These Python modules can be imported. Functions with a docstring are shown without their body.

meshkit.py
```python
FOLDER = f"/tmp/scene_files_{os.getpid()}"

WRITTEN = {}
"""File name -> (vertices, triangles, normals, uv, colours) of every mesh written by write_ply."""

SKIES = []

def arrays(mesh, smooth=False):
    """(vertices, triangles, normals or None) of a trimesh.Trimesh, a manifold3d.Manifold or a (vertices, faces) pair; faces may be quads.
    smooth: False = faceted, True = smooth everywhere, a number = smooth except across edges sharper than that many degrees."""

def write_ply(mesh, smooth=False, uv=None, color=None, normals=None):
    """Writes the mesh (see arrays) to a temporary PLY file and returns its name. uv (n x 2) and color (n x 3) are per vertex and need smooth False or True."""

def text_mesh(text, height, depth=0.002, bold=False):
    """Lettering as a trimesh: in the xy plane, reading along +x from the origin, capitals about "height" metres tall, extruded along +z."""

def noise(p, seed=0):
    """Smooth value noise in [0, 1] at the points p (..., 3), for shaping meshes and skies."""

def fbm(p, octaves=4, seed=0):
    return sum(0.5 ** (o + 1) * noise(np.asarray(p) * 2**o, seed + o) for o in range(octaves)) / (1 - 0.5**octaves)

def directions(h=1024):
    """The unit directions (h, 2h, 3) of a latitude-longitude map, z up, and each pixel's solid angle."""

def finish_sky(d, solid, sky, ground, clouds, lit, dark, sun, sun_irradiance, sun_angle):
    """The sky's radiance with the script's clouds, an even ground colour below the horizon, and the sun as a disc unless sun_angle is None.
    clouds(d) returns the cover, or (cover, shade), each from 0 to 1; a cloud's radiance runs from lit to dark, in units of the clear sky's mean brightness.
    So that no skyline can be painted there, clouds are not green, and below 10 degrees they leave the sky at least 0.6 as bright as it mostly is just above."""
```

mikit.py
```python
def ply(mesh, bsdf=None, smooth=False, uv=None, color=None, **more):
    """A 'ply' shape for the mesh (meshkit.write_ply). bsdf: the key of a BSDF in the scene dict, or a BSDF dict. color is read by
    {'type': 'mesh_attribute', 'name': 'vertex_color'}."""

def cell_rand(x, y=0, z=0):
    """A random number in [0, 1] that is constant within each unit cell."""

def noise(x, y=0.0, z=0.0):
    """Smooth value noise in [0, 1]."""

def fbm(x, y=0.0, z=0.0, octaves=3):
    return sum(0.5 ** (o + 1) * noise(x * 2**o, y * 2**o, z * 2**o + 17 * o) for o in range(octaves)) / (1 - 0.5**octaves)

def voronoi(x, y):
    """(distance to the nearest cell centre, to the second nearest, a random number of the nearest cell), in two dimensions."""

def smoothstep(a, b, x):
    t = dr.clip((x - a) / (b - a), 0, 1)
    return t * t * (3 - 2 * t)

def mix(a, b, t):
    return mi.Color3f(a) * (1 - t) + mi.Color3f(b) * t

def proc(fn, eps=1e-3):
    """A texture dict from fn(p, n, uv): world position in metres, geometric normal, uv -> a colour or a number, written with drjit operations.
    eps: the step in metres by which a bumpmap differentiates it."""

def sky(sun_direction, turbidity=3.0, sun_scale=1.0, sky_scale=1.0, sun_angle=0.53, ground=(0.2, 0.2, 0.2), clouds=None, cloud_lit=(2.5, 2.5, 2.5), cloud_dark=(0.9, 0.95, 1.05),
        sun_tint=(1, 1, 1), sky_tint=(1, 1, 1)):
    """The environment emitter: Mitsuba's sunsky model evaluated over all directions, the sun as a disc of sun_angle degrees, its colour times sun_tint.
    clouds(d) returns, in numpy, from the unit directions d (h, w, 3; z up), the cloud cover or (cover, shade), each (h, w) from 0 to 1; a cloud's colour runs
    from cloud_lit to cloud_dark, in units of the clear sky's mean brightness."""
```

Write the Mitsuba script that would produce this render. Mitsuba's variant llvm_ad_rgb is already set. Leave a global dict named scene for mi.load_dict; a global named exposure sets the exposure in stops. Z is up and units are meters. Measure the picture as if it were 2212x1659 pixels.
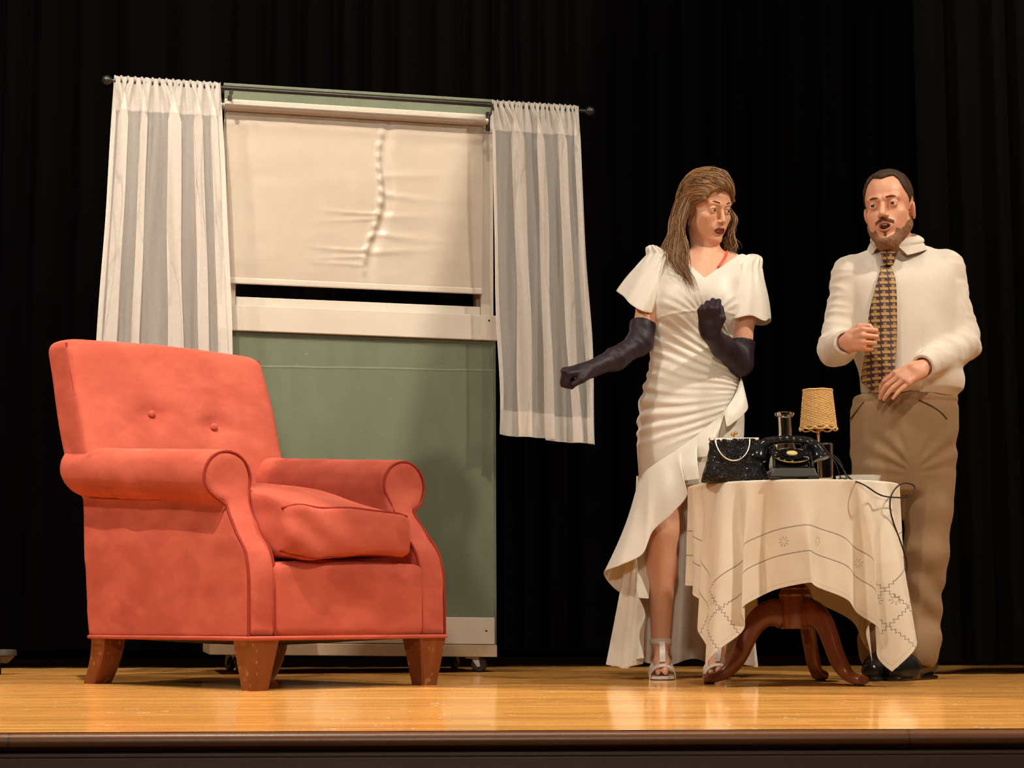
import math, random
import numpy as np, trimesh, mitsuba as mi, drjit as dr
import manifold3d as m3
from shapely.geometry import Polygon
import mikit, meshkit
from mikit import proc, noise, fbm, smoothstep, mix, cell_rand

T = mi.ScalarTransform4f
scene, labels = {}, {}
rng = np.random.default_rng(7)

# ---------------------------------------------------------------- camera
F, CX, CY, EYE = 4240.0, 1106.0, 829.5, 0.216
PITCH = math.atan((1330 - CY) / F)
CP, SP = math.cos(PITCH), math.sin(PITCH)
scene['camera'] = {
    'type': 'perspective', 'fov': math.degrees(2 * math.atan(CX / F)), 'fov_axis': 'x',
    'near_clip': 0.05, 'far_clip': 100.0,
    'to_world': T().look_at(origin=[0, 0, EYE], target=[0, CP, EYE + SP], up=[0.004, 0, 1])}
exposure = -0.30

# ---------------------------------------------------------------- stage lighting (lamps hung in the house, warm)
def lamp(key, pos, aim, radius, power, col=(1.0, 0.87, 0.71)):
    scene[key] = {'type': 'disk', 'to_world': T().look_at(origin=list(pos), target=list(aim), up=[0, 0, 1]) @ T().scale(radius),
                  'bsdf': {'type': 'diffuse', 'reflectance': {'type': 'rgb', 'value': 0.02}},
                  'emitter': {'type': 'area', 'radiance': {'type': 'rgb', 'value': [power * c for c in col]}}}

LAMPS = [('stage_lamp', (-3.7, 3.75, 5.3), (0.2, 6.8, 1.0), 0.11, 1650.0, 'stage lamp hung above the left end of the stage edge'),
         ('stage_lamp_001', (4.4, 3.75, 5.3), (0.2, 6.8, 1.0), 0.11, 3000.0, 'stage lamp hung above the right end of the stage edge'),
         ('stage_lamp_002', (0.5, 4.4, 6.6), (0.1, 6.4, 0.8), 0.16, 620.0, 'stage lamp hung above the middle of the stage edge'),
         ('stage_lamp_003', (-0.6, -7.0, 4.2), (0.1, 6.8, 0.8), 0.30, 620.0, 'house lamp far out in front of the stage')]
for k, p, a, r, w, lab in LAMPS:
    lamp(k, p, a, r, w)
    labels[k] = {'label': lab, 'category': 'lamp'}
# a small spot whose barn door cuts its beam off along a line across the window flat (see the setting)
SPOT = (-1.4, 3.9, 5.3)
lamp('stage_lamp_004__lens', SPOT, (-0.7, 7.4, 1.4), 0.012, 250000.0)
labels['stage_lamp_004'] = {'label': 'small stage spot with a barn door, hung over the left half of the stage', 'category': 'lamp'}
scene['house_glow'] = {'type': 'constant', 'radiance': {'type': 'rgb', 'value': [0.035, 0.027, 0.020]}}

# ---------------------------------------------------------------- helpers
def P(px, py, Y):
    """A point at depth Y (metres from the lens) that lies on the sight line of a photograph pixel."""
    a, b = (px - CX) / F, (CY - py) / F
    d = np.array([a, CP - b * SP, SP + b * CP])
    t = Y / d[1]
    return np.array([d[0] * t, Y, EYE + d[2] * t])

def mpp(py, Y):
    b = (CY - py) / F
    return Y / (CP - b * SP) / F

def key_for(name, parent=None):
    base = f'{parent}__{name}' if parent else name
    k, i = base, 0
    used = lambda q: q in scene or q in labels or any(s.startswith(q + '__') for s in scene)
    while used(k):
        i += 1
        k = f'{base}_{i:03d}'
    return k

def thing(name, label, cat, group=None):
    k = key_for(name)
    labels[k] = {'label': label, 'category': cat}
    if group: labels[k]['group'] = group
    return k

def obj(name, mesh, mat, parent=None, smooth=False, label=None, kind=None, uv=None, **more):
    k = key_for(name, parent)
    scene[k] = mikit.ply(mesh, mat, smooth=smooth, uv=uv, **more)
    if label or kind:
        labels.setdefault(k, {})
        if label: labels[k]['label'] = label
        if kind: labels[k]['kind'] = kind
    return k

def tri(v, f):
    v, f = np.asarray(v, float), np.asarray(f, int)
    if f.shape[1] == 4:
        f = np.vstack([f[:, [0, 1, 2]], f[:, [0, 2, 3]]])
    return trimesh.Trimesh(v, f, process=False)

def cat(*ms):
    ms = [m for x in ms for m in (x if isinstance(x, (list, tuple)) else [x])]
    return trimesh.util.concatenate(ms)

def xf(m, M):
    m = m.copy(); m.apply_transform(M); return m

def rotz(a, t=(0, 0, 0)):
    M = np.eye(4); c, s = math.cos(a), math.sin(a)
    M[:2, :2] = [[c, -s], [s, c]]; M[:3, 3] = t
    return M

def frame(x, y, z, t):
    M = np.eye(4); M[:3, 0], M[:3, 1], M[:3, 2], M[:3, 3] = x, y, z, t
    return M

def unit(v):
    v = np.asarray(v, float); return v / (np.linalg.norm(v) + 1e-12)

def rbox(lo, hi, r=0.006, seg=8):
    lo, hi = np.asarray(lo, float), np.asarray(hi, float)
    r = min(r, 0.49 * (hi - lo).min())
    s = m3.Manifold.sphere(r, seg)
    c = [s.translate([x, y, z]) for x in (lo[0] + r, hi[0] - r) for y in (lo[1] + r, hi[1] - r) for z in (lo[2] + r, hi[2] - r)]
    m = m3.Manifold.batch_hull(c).to_mesh()
    return trimesh.Trimesh(m.vert_properties[:, :3], m.tri_verts, process=False)

def catmull(pts, n):
    """n points along a smooth curve through pts."""
    pts = np.asarray(pts, float)
    from scipy.interpolate import PchipInterpolator, CubicSpline
    d = np.r_[0, np.cumsum(np.linalg.norm(np.diff(pts[:, :3], axis=0), axis=1) + 1e-9)]
    return CubicSpline(d, pts)(np.linspace(0, d[-1], n))

def pchip(xs, ys):
    from scipy.interpolate import PchipInterpolator
    return PchipInterpolator(xs, ys)

def tube(pts, r, n=8, closed=False, flat=1.0, caps=True, up=None):
    """A tube along pts; r one radius or one per point; flat squashes it along its second normal."""
    pts = np.asarray(pts, float); m = len(pts)
    r = np.broadcast_to(np.asarray(r, float), (m,))
    t = np.roll(pts, -1, 0) - np.roll(pts, 1, 0) if closed else np.gradient(pts, axis=0)
    t /= np.linalg.norm(t, axis=1, keepdims=True) + 1e-12
    ref = np.array(up if up is not None else ([0, 0, 1.0] if abs(t[0, 2]) < 0.9 else [1.0, 0, 0]))
    N = np.zeros((m, 3)); a = unit(np.cross(t[0], ref))
    for i in range(m):
        a = unit(a - t[i] * (a @ t[i])) if up is None else unit(np.cross(t[i], ref))
        N[i] = a
    B = np.cross(t, N)
    th = np.arange(n) * 2 * np.pi / n
    v = pts[:, None] + r[:, None, None] * (np.cos(th)[None, :, None] * N[:, None] + flat * np.sin(th)[None, :, None] * B[:, None])
    v = v.reshape(-1, 3)
    i, j = np.meshgrid(np.arange(m if closed else m - 1), np.arange(n), indexing='ij')
    i2, j2 = (i + 1) % m, (j + 1) % n
    f = np.stack([i * n + j, i * n + j2, i2 * n + j2, i2 * n + j], -1).reshape(-1, 4)
    f = np.vstack([f[:, [0, 2, 1]], f[:, [0, 3, 2]]])
    if caps and not closed:
        v = np.vstack([v, pts[:1], pts[-1:]]); k = np.arange(n)
        f = np.vstack([f, np.stack([np.full(n, m * n), k, (k + 1) % n], 1), np.stack([np.full(n, m * n + 1), (m - 1) * n + (k + 1) % n, (m - 1) * n + k], 1)])
    return trimesh.Trimesh(v, f[:, [0, 2, 1]], process=False)

def lathe(prof, n=32, center=(0, 0, 0)):
    """prof: (radius, z) pairs, from bottom to top of the outside."""
    prof = np.asarray(prof, float); m = len(prof)
    th = np.arange(n) * 2 * np.pi / n
    v = np.stack([prof[:, :1] * np.cos(th), prof[:, :1] * np.sin(th), np.repeat(prof[:, 1:2], n, 1)], -1).reshape(-1, 3) + np.asarray(center)
    i, j = np.meshgrid(np.arange(m - 1), np.arange(n), indexing='ij'); j2 = (j + 1) % n
    return tri(v, np.stack([i * n + j, i * n + j2, (i + 1) * n + j2, (i + 1) * n + j], -1).reshape(-1, 4))

def grid(pos, closed_u=False, flip=False):
    """Triangles over an (m, n, 3) array of points; closed_u joins the last column to the first."""
    m, n = pos.shape[:2]
    i, j = np.meshgrid(np.arange(m - 1), np.arange(n if closed_u else n - 1), indexing='ij'); j2 = (j + 1) % n
    f = np.stack([i * n + j, i * n + j2, (i + 1) * n + j2, (i + 1) * n + j], -1).reshape(-1, 4)
    return tri(pos.reshape(-1, 3), f[:, ::-1] if flip else f)

def sheet(pos, th):
    """A cloth of thickness th from an (m, n, 3) array of points: both faces and a rim."""
    du, dv = np.gradient(pos, axis=0), np.gradient(pos, axis=1)
    nn = np.cross(dv, du); nn /= np.linalg.norm(nn, axis=-1, keepdims=True) + 1e-12
    a, b = pos + nn * th / 2, pos - nn * th / 2
    m, n = pos.shape[:2]; N = m * n
    g = grid(a); q = g.faces
    idx = np.arange(N).reshape(m, n)
    rim = np.r_[idx[0, :], idx[1:, -1], idx[-1, -2::-1], idx[-2:0:-1, 0]]
    r2 = np.roll(rim, -1)
    f = np.vstack([q, q[:, ::-1] + N, np.stack([rim, rim + N, r2], 1), np.stack([r2, rim + N, r2 + N], 1)])
    return trimesh.Trimesh(np.vstack([a.reshape(-1, 3), b.reshape(-1, 3)]), f, process=False)

def extrude(poly, h):
    return trimesh.creation.extrude_polygon(poly, h, engine='earcut')

# ---- signed distance modelling: smooth unions of simple bodies turned into one continuous surface
def sm(a, b, k):
    h = np.clip(0.5 + 0.5 * (b - a) / k, 0, 1)
    return b + (a - b) * h - k * h * (1 - h)

def smax(a, b, k):
    return -sm(-a, -b, k)

def rc(p, a, b, ra, rb):
    a, b = np.asarray(a, float), np.asarray(b, float); ba = b - a
    t = np.clip((p - a) @ ba / (ba @ ba + 1e-12), 0, 1)
    return np.linalg.norm(p - a - t[:, None] * ba, axis=1) - (ra + (rb - ra) * t)

def ell(p, c, r, R=None):
    q = p - np.asarray(c, float)
    if R is not None: q = q @ R
    r = np.asarray(r, float)
    k0 = np.linalg.norm(q / r, axis=1); k1 = np.linalg.norm(q / r**2, axis=1)
    return k0 * (k0 - 1) / (k1 + 1e-9)

def bx(p, c, hsz, r):
    q = np.abs(p - np.asarray(c, float)) - (np.asarray(hsz, float) - r)
    return np.linalg.norm(np.maximum(q, 0), axis=1) + np.minimum(q.max(1), 0) - r

def surf(fn, lo, hi, h, stride=4, band=2.2):
    lo, hi = np.asarray(lo, float), np.asarray(hi, float)
    nc = np.maximum(np.ceil((hi - lo) / (h * stride)).astype(int), 1)
    n = nc * stride + 1
    cg = [lo[k] + np.arange(nc[k] + 1) * h * stride for k in range(3)]
    C = np.stack(np.meshgrid(*cg, indexing='ij'), -1)
    fc = fn(C.reshape(-1, 3)).reshape(C.shape[:3])
    near = np.abs(fc) < band * h * stride
    act = np.zeros(nc, bool)
    for a, b, c in np.ndindex(2, 2, 2):
        act |= near[a:nc[0] + a, b:nc[1] + b, c:nc[2] + c]
    V = np.where(fc > 0, 1.0, -1.0)
    G = np.repeat(np.repeat(np.repeat(V, stride, 0), stride, 1), stride, 2)[:n[0], :n[1], :n[2]]
    pts = np.zeros(n, bool)
    bi = np.argwhere(act)
    o = np.stack(np.meshgrid(*[np.arange(stride + 1)] * 3, indexing='ij'), -1).reshape(-1, 3)
    ix = (bi[:, None] * stride + o[None]).reshape(-1, 3)
    pts[ix[:, 0], ix[:, 1], ix[:, 2]] = True
    ii = np.argwhere(pts)
    G[pts] = np.concatenate([fn(lo + q * h) for q in np.array_split(ii, max(1, len(ii) // 400000 + 1))])
    S = G < 0
    cs = sum(S[a:n[0] - 1 + a, b:n[1] - 1 + b, c:n[2] - 1 + c].astype(np.int8) for a, b, c in np.ndindex(2, 2, 2))
    mixed = (cs > 0) & (cs < 8)
    cells = np.argwhere(mixed)
    cid = np.full(mixed.shape, -1, np.int32); cid[mixed] = np.arange(len(cells))
    acc, cnt = np.zeros((len(cells), 3)), np.zeros(len(cells))
    cor = [np.array(c) for c in np.ndindex(2, 2, 2)]
    val = {tuple(c): G[cells[:, 0] + c[0], cells[:, 1] + c[1], cells[:, 2] + c[2]] for c in cor}
    for c in cor:
        for ax in range(3):
            if c[ax] == 0:
                d = c.copy(); d[ax] = 1
                va, vb = val[tuple(c)], val[tuple(d)]
                x = (va < 0) != (vb < 0)
                t = np.where(x, va / np.where(x, va - vb, 1), 0)
                pt = np.tile(c.astype(float), (len(cells), 1)); pt[:, ax] = t
                acc += np.where(x[:, None], pt, 0); cnt += x
    verts = lo + (cells + acc / np.maximum(cnt, 1)[:, None]) * h
    faces = []
    for ax in range(3):
        s0 = [slice(None)] * 3; s1 = [slice(None)] * 3
        s0[ax] = slice(0, n[ax] - 1); s1[ax] = slice(1, n[ax])
        A, B = S[tuple(s0)], S[tuple(s1)]
        e = np.argwhere(A != B)
        u, w = (ax + 1) % 3, (ax + 2) % 3
        ok = (e[:, u] > 0) & (e[:, w] > 0) & (e[:, u] < n[u] - 1) & (e[:, w] < n[w] - 1)
        e = e[ok]
        q = []
        for du, dw in ((1, 1), (0, 1), (0, 0), (1, 0)):
            g = e.copy(); g[:, u] -= du; g[:, w] -= dw
            q.append(cid[g[:, 0], g[:, 1], g[:, 2]])
        q = np.stack(q, 1)
        fl = A[e[:, 0], e[:, 1], e[:, 2]]
        q = np.where(fl[:, None], q, q[:, ::-1])
        faces.append(q)
    return tri(verts, np.vstack(faces))

def keep(m, mask):
    """The faces of m whose vertices all satisfy mask."""
    f = m.faces[mask[m.faces].all(1)]
    m = trimesh.Trimesh(m.vertices, f, process=False); m.remove_unreferenced_vertices()
    return m

nz = lambda p, s, seed=0: meshkit.noise(np.asarray(p) * s, seed) * 2 - 1
# ---------------------------------------------------------------- materials
def rgb(*c): return {'type': 'rgb', 'value': list(c)}
def two(b): return {'type': 'twosided', 'bsdf': b}
def prin(col, rough=0.5, **k):
    return {'type': 'principled', 'base_color': col if isinstance(col, dict) else rgb(*col), 'roughness': rough, **k}
def mat(key, b): scene[key] = b; return key

def f_floor(p, n, uv):
    row = dr.floor(p.y / 0.057)
    shift = cell_rand(row, 3) * 1.7
    brd = dr.floor((p.x + shift) / 1.35)
    tone = cell_rand(row, brd, 5)
    grain = fbm(p.x * 2.2 + row * 7.1, p.y * 95.0, 0.0, 3)
    fine = noise(p.x * 9.0, p.y * 260.0, 2.0)
    c = mix((0.45, 0.195, 0.045), (0.78, 0.41, 0.115), dr.clip(0.5 * tone + 0.62 * grain - 0.08, 0, 1))
    c = mix(c, (0.22, 0.07, 0.012), 0.35 * smoothstep(0.55, 0.8, fine))
    fy = p.y / 0.057 - row
    joint = smoothstep(0.0, 0.03, fy) * smoothstep(1.0, 0.97, fy)
    c = mix(mi.Color3f(0.10, 0.03, 0.008), c, 0.35 + 0.65 * joint)
    speck = smoothstep(0.86, 0.9, noise(p.x * 26.0, p.y * 13.0, 9.0)) * smoothstep(0.62, 0.7, noise(p.x * 160.0, p.y * 60.0, 1.0))
    return mix(c, (0.75, 0.6, 0.42), 0.6 * speck)
def f_floor_bump(p, n, uv):
    return 0.000022 * fbm(p.x * 0.8, p.y * 45.0, 0.0, 3)
mat('m_floor', {'type': 'bumpmap', 'bump': proc(f_floor_bump, 2e-3), 'scale': 1.0,
                'bsdf': {'type': 'principled', 'base_color': proc(f_floor), 'roughness': 0.10, 'specular': 0.8}})
def f_nose(p, n, uv):
    g = fbm(p.x * 1.4, p.y * 30.0, p.z * 40.0, 3)
    j = smoothstep(0.004, 0.0, dr.abs(p.x - 0.745)) + smoothstep(0.004, 0.0, dr.abs(p.x + 0.95))
    c = mix((0.075, 0.024, 0.007), (0.14, 0.05, 0.013), g)
    return mix(c, (0.04, 0.015, 0.005), dr.clip(j, 0, 1) * 0.8)
mat('m_nose', two(prin(proc(f_nose), 0.38, specular=0.4)))
def f_fascia(p, n, uv):
    return mix((0.035, 0.010, 0.005), (0.065, 0.019, 0.009), fbm(p.x * 0.9, p.z * 25.0, 0, 3))
mat('m_fascia', prin(proc(f_fascia), 0.5))
def f_drape(p, n, uv):
    return mix((0.0012, 0.0011, 0.0012), (0.0024, 0.0021, 0.0021), fbm(p.x * 3.0, p.z * 0.8, p.y * 3.0, 3))
mat('m_drape', two(prin(proc(f_drape), 0.95, specular=0.0, sheen=0.0)))
def f_drape2(p, n, uv):
    return mix((0.0016, 0.0015, 0.0014), (0.0042, 0.0041, 0.0036), fbm(p.x * 5.0, p.z * 0.8, p.y * 3.0, 3))
mat('m_drape_grey', two(prin(proc(f_drape2), 0.95, specular=0.0)))
mat('m_dark', prin((0.006, 0.006, 0.006), 0.8, specular=0.1))

def f_suede(p, n, uv):
    a = fbm(p.x * 5.0, p.y * 5.0, p.z * 5.0, 3)
    b = fbm(p.x * 11.0 + 4.0, p.y * 11.0, p.z * 17.0, 3)
    c = fbm(p.x * 70.0, p.y * 70.0, p.z * 70.0, 2)
    t = smoothstep(0.36, 0.66, 0.5 * a + 0.5 * b)
    col = mix((0.42, 0.084, 0.054), (0.50, 0.110, 0.073), t)
    smear = smoothstep(0.60, 0.72, fbm(p.x * 7.0 + p.z * 5.0, p.y * 7.0, p.z * 9.0 + 3.0, 2))
    col = mix(col, (0.31, 0.048, 0.034), 0.35 * smear)
    return col * (0.94 + 0.12 * c)
mat('m_suede', two(prin(proc(f_suede), 0.85, specular=0.12, sheen=0.5, sheen_tint=0.7)))
mat('m_welt', prin((0.27, 0.030, 0.018), 0.8, specular=0.15))
def f_mahog(p, n, uv):
    g = fbm(p.x * 24.0, p.y * 24.0, p.z * 6.0, 3)
    c = mix((0.13, 0.030, 0.009), (0.27, 0.072, 0.018), g)
    sc = smoothstep(0.80, 0.84, noise(p.x * 95.0, p.y * 95.0, p.z * 60.0))
    return mix(c, (0.45, 0.24, 0.08), 0.45 * sc)
mat('m_chairleg', prin(proc(f_mahog), 0.35, specular=0.5))
def f_tablewood(p, n, uv):
    g = fbm(p.x * 40.0, p.y * 40.0, p.z * 9.0, 3)
    return mix((0.10, 0.022, 0.008), (0.22, 0.052, 0.015), g)
mat('m_tablewood', prin(proc(f_tablewood), 0.22, specular=0.55, clearcoat=0.4, clearcoat_gloss=0.9))
mat('m_dustcover', prin((0.045, 0.035, 0.026), 0.95, specular=0.1))

def f_green(p, n, uv):
    a = fbm(p.x * 2.5, p.z * 2.5, 1.0, 3)
    b = noise(p.x * 30.0, p.z * 9.0, 4.0)
    c = mix((0.100, 0.120, 0.078), (0.136, 0.158, 0.105), a)
    scr = smoothstep(0.970, 0.985, noise(p.x * 30.0 + p.z * 22.0, p.z * 70.0 - p.x * 26.0, 2.0))
    seam = smoothstep(0.003, 0.001, dr.abs(p.z - 1.172 + 0.004 * noise(p.x * 12.0)))
    return mix(c * (0.95 + 0.1 * b), (0.30, 0.30, 0.20), dr.clip(0.4 * scr + 0.30 * seam, 0, 1))
mat('m_green', prin(proc(f_green), 0.55, specular=0.3))
def f_greenb(p, n, uv):
    line = smoothstep(0.006, 0.0, dr.abs(p.z - 1.172 + 0.004 * noise(p.x * 12.0)))
    return 0.0009 * fbm(p.x * 26.0, p.z * 26.0, 0.0, 3) + 0.0012 * line
mat('m_greenpanel', {'type': 'bumpmap', 'bump': proc(f_greenb), 'scale': 1.0, 'bsdf': scene['m_green']})
def f_white(p, n, uv):
    return mix((0.47, 0.42, 0.355), (0.54, 0.49, 0.42), fbm(p.x * 4.0, p.z * 5.0, p.y * 3.0, 3))
mat('m_whitepaint', prin(proc(f_white), 0.5, specular=0.35))
def f_blind(p, n, uv):
    return mix((0.39, 0.33, 0.265), (0.445, 0.385, 0.315), fbm(p.x * 3.0, p.z * 6.0, 2.0, 3))
mat('m_blind', two(prin(proc(f_blind), 0.38, specular=0.4)))
mat('m_ply', prin((0.36, 0.27, 0.18), 0.6, specular=0.2))
mat('m_blackmetal', prin((0.012, 0.011, 0.011), 0.3, specular=0.6))
mat('m_steel', {'type': 'roughconductor', 'material': 'none', 'specular_reflectance': rgb(0.35, 0.34, 0.32), 'alpha': 0.22})
mat('m_rubber', prin((0.010, 0.010, 0.010), 0.35, specular=0.5))
# a woven voile: the threads cover part of every square millimetre, the rest is open
def f_voile(p, n, uv):
    return mix((0.84, 0.80, 0.75), (0.92, 0.88, 0.83), noise(p.x * 190.0, p.y * 60.0, p.z * 190.0))
VOILE = {'type': 'principledthin', 'base_color': proc(f_voile), 'roughness': 0.8, 'diff_trans': 0.7, 'eta': 1.2}
mat('m_voile', {'type': 'mask', 'opacity': 0.44, 'bsdf': VOILE})
mat('m_voile_hem', {'type': 'mask', 'opacity': 0.72, 'bsdf': VOILE})

def f_linen(p, n, uv):
    # printed border lines, zigzags and little flowers in the cloth's own coordinates (metres from its centre)
    u, v = dr.abs(uv.x), dr.abs(uv.y)
    s = 0.64
    def dash(d, along, w=0.0026):
        return smoothstep(w, w * 0.4, dr.abs(d)) * (0.55 + 0.45 * smoothstep(0.35, 0.5, dr.abs(along / 0.006 - dr.floor(along / 0.006) - 0.5) * 2))
    ink = mi.Float(0)
    for off in (0.095, 0.172):
        k = s - off
        zz = 0.004 * (dr.abs(uv.x * 70.0 - dr.floor(uv.x * 70.0) - 0.5) * 4 - 1)
        zz2 = 0.004 * (dr.abs(uv.y * 70.0 - dr.floor(uv.y * 70.0) - 0.5) * 4 - 1)
        near_u = smoothstep(s - 0.215, s - 0.195, u); near_v = smoothstep(s - 0.215, s - 0.195, v)
        ink = dr.maximum(ink, dash(v - k - zz * near_u, uv.x))
        ink = dr.maximum(ink, dash(u - k - zz2 * near_v, uv.y))
    def flower(cu, cv, r):
        du, dv = uv.x - cu, uv.y - cv
        rr = dr.sqrt(du * du + dv * dv); a = dr.atan2(dv, du)
        return smoothstep(0.25, 0.75, dr.cos(a * 8.0)) * smoothstep(r, r * 0.85, rr) * smoothstep(r * 0.2, r * 0.35, rr)
    cu = (dr.floor(uv.x / 0.19) + 0.5) * 0.19; cv = (dr.floor(uv.y / 0.19) + 0.5) * 0.19
    m = s - 0.1335
    fl = dr.maximum(dr.maximum(flower(cu, mi.Float(m), 0.017), flower(cu, mi.Float(-m), 0.017)), dr.maximum(flower(mi.Float(m), cv, 0.017), flower(mi.Float(-m), cv, 0.017)))
    for q in ((0.21, 0.05), (-0.21, 0.05), (0.05, 0.21), (0.05, -0.21), (0.24, -0.16), (-0.17, -0.24)):
        fl = dr.maximum(fl, flower(q[0], q[1], 0.026))
    base = mix((0.66, 0.595, 0.485), (0.73, 0.665, 0.555), fbm(uv.x * 9.0, uv.y * 9.0, 0, 3))
    hem = smoothstep(0.002, 0.0006, dr.abs(dr.maximum(u, v) - s + 0.012))
    base = mix(base, (0.40, 0.34, 0.26), 0.35 * hem)
    return mix(base, (0.14, 0.12, 0.10), dr.clip(0.85 * ink + 0.55 * fl, 0, 1))
mat('m_linen', two(prin(proc(f_linen), 0.75, specular=0.15)))

def f_wicker(p, n, uv):
    return mix((0.58, 0.34, 0.12), (0.80, 0.54, 0.24), noise(p.x * 160.0, p.y * 160.0, p.z * 420.0))
mat('m_wicker', two(prin(proc(f_wicker), 0.6, specular=0.3)))
mat('m_brass', {'type': 'roughconductor', 'material': 'none', 'specular_reflectance': rgb(0.80, 0.52, 0.18), 'alpha': 0.18})
mat('m_silver', {'type': 'roughconductor', 'material': 'none', 'specular_reflectance': rgb(0.80, 0.70, 0.58), 'alpha': 0.2})
mat('m_bakelite', prin((0.006, 0.006, 0.007), 0.12, specular=0.6, clearcoat=0.6, clearcoat_gloss=0.95))
mat('m_phonegrey', prin((0.055, 0.058, 0.055), 0.3, specular=0.5))
mat('m_gold_print', prin((0.60, 0.46, 0.18), 0.5, specular=0.3))
mat('m_glass', {'type': 'dielectric', 'int_ior': 1.5, 'ext_ior': 1.0})
mat('m_porcelain', prin((0.62, 0.59, 0.56), 0.25, specular=0.5))
mat('m_bead', prin((0.010, 0.010, 0.012), 0.12, specular=0.8))
mat('m_beadcloth', prin((0.006, 0.006, 0.007), 0.6, specular=0.3))
mat('m_cord', prin((0.012, 0.011, 0.010), 0.5, specular=0.4))
# people
def f_skin(a, b):
    def fn(p, n, uv):
        return mix(a, b, fbm(p.x * 34.0, p.y * 34.0, p.z * 34.0, 3))
    return fn
f_skin_w = f_skin((0.66, 0.345, 0.215), (0.72, 0.39, 0.25)); f_skin_m = f_skin((0.60, 0.285, 0.180), (0.67, 0.335, 0.215))
mat('m_skin_pale', prin(proc(f_skin_w), 0.45, specular=0.35))
mat('m_skin_ruddy', prin(proc(f_skin_m), 0.42, specular=0.38))
mat('m_lip_dark', prin((0.16, 0.022, 0.022), 0.35, specular=0.4))
mat('m_lip', prin((0.42, 0.14, 0.10), 0.4, specular=0.35))
mat('m_mouth', prin((0.07, 0.015, 0.012), 0.6))
mat('m_tooth', prin((0.6, 0.55, 0.46), 0.3))
mat('m_eyewhite', prin((0.62, 0.56, 0.50), 0.15, specular=0.5))
mat('m_iris', prin((0.030, 0.018, 0.012), 0.3, specular=0.3))
mat('m_iris_blue', prin((0.030, 0.026, 0.028), 0.35, specular=0.3))
mat('m_brow', prin((0.09, 0.040, 0.020), 0.7, specular=0.1))
mat('m_brow_m', prin((0.12, 0.055, 0.030), 0.8, specular=0.1))
mat('m_hair_a', prin((0.21, 0.110, 0.046), 0.4, specular=0.4))
mat('m_hair_b', prin((0.35, 0.195, 0.085), 0.4, specular=0.4))
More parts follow.
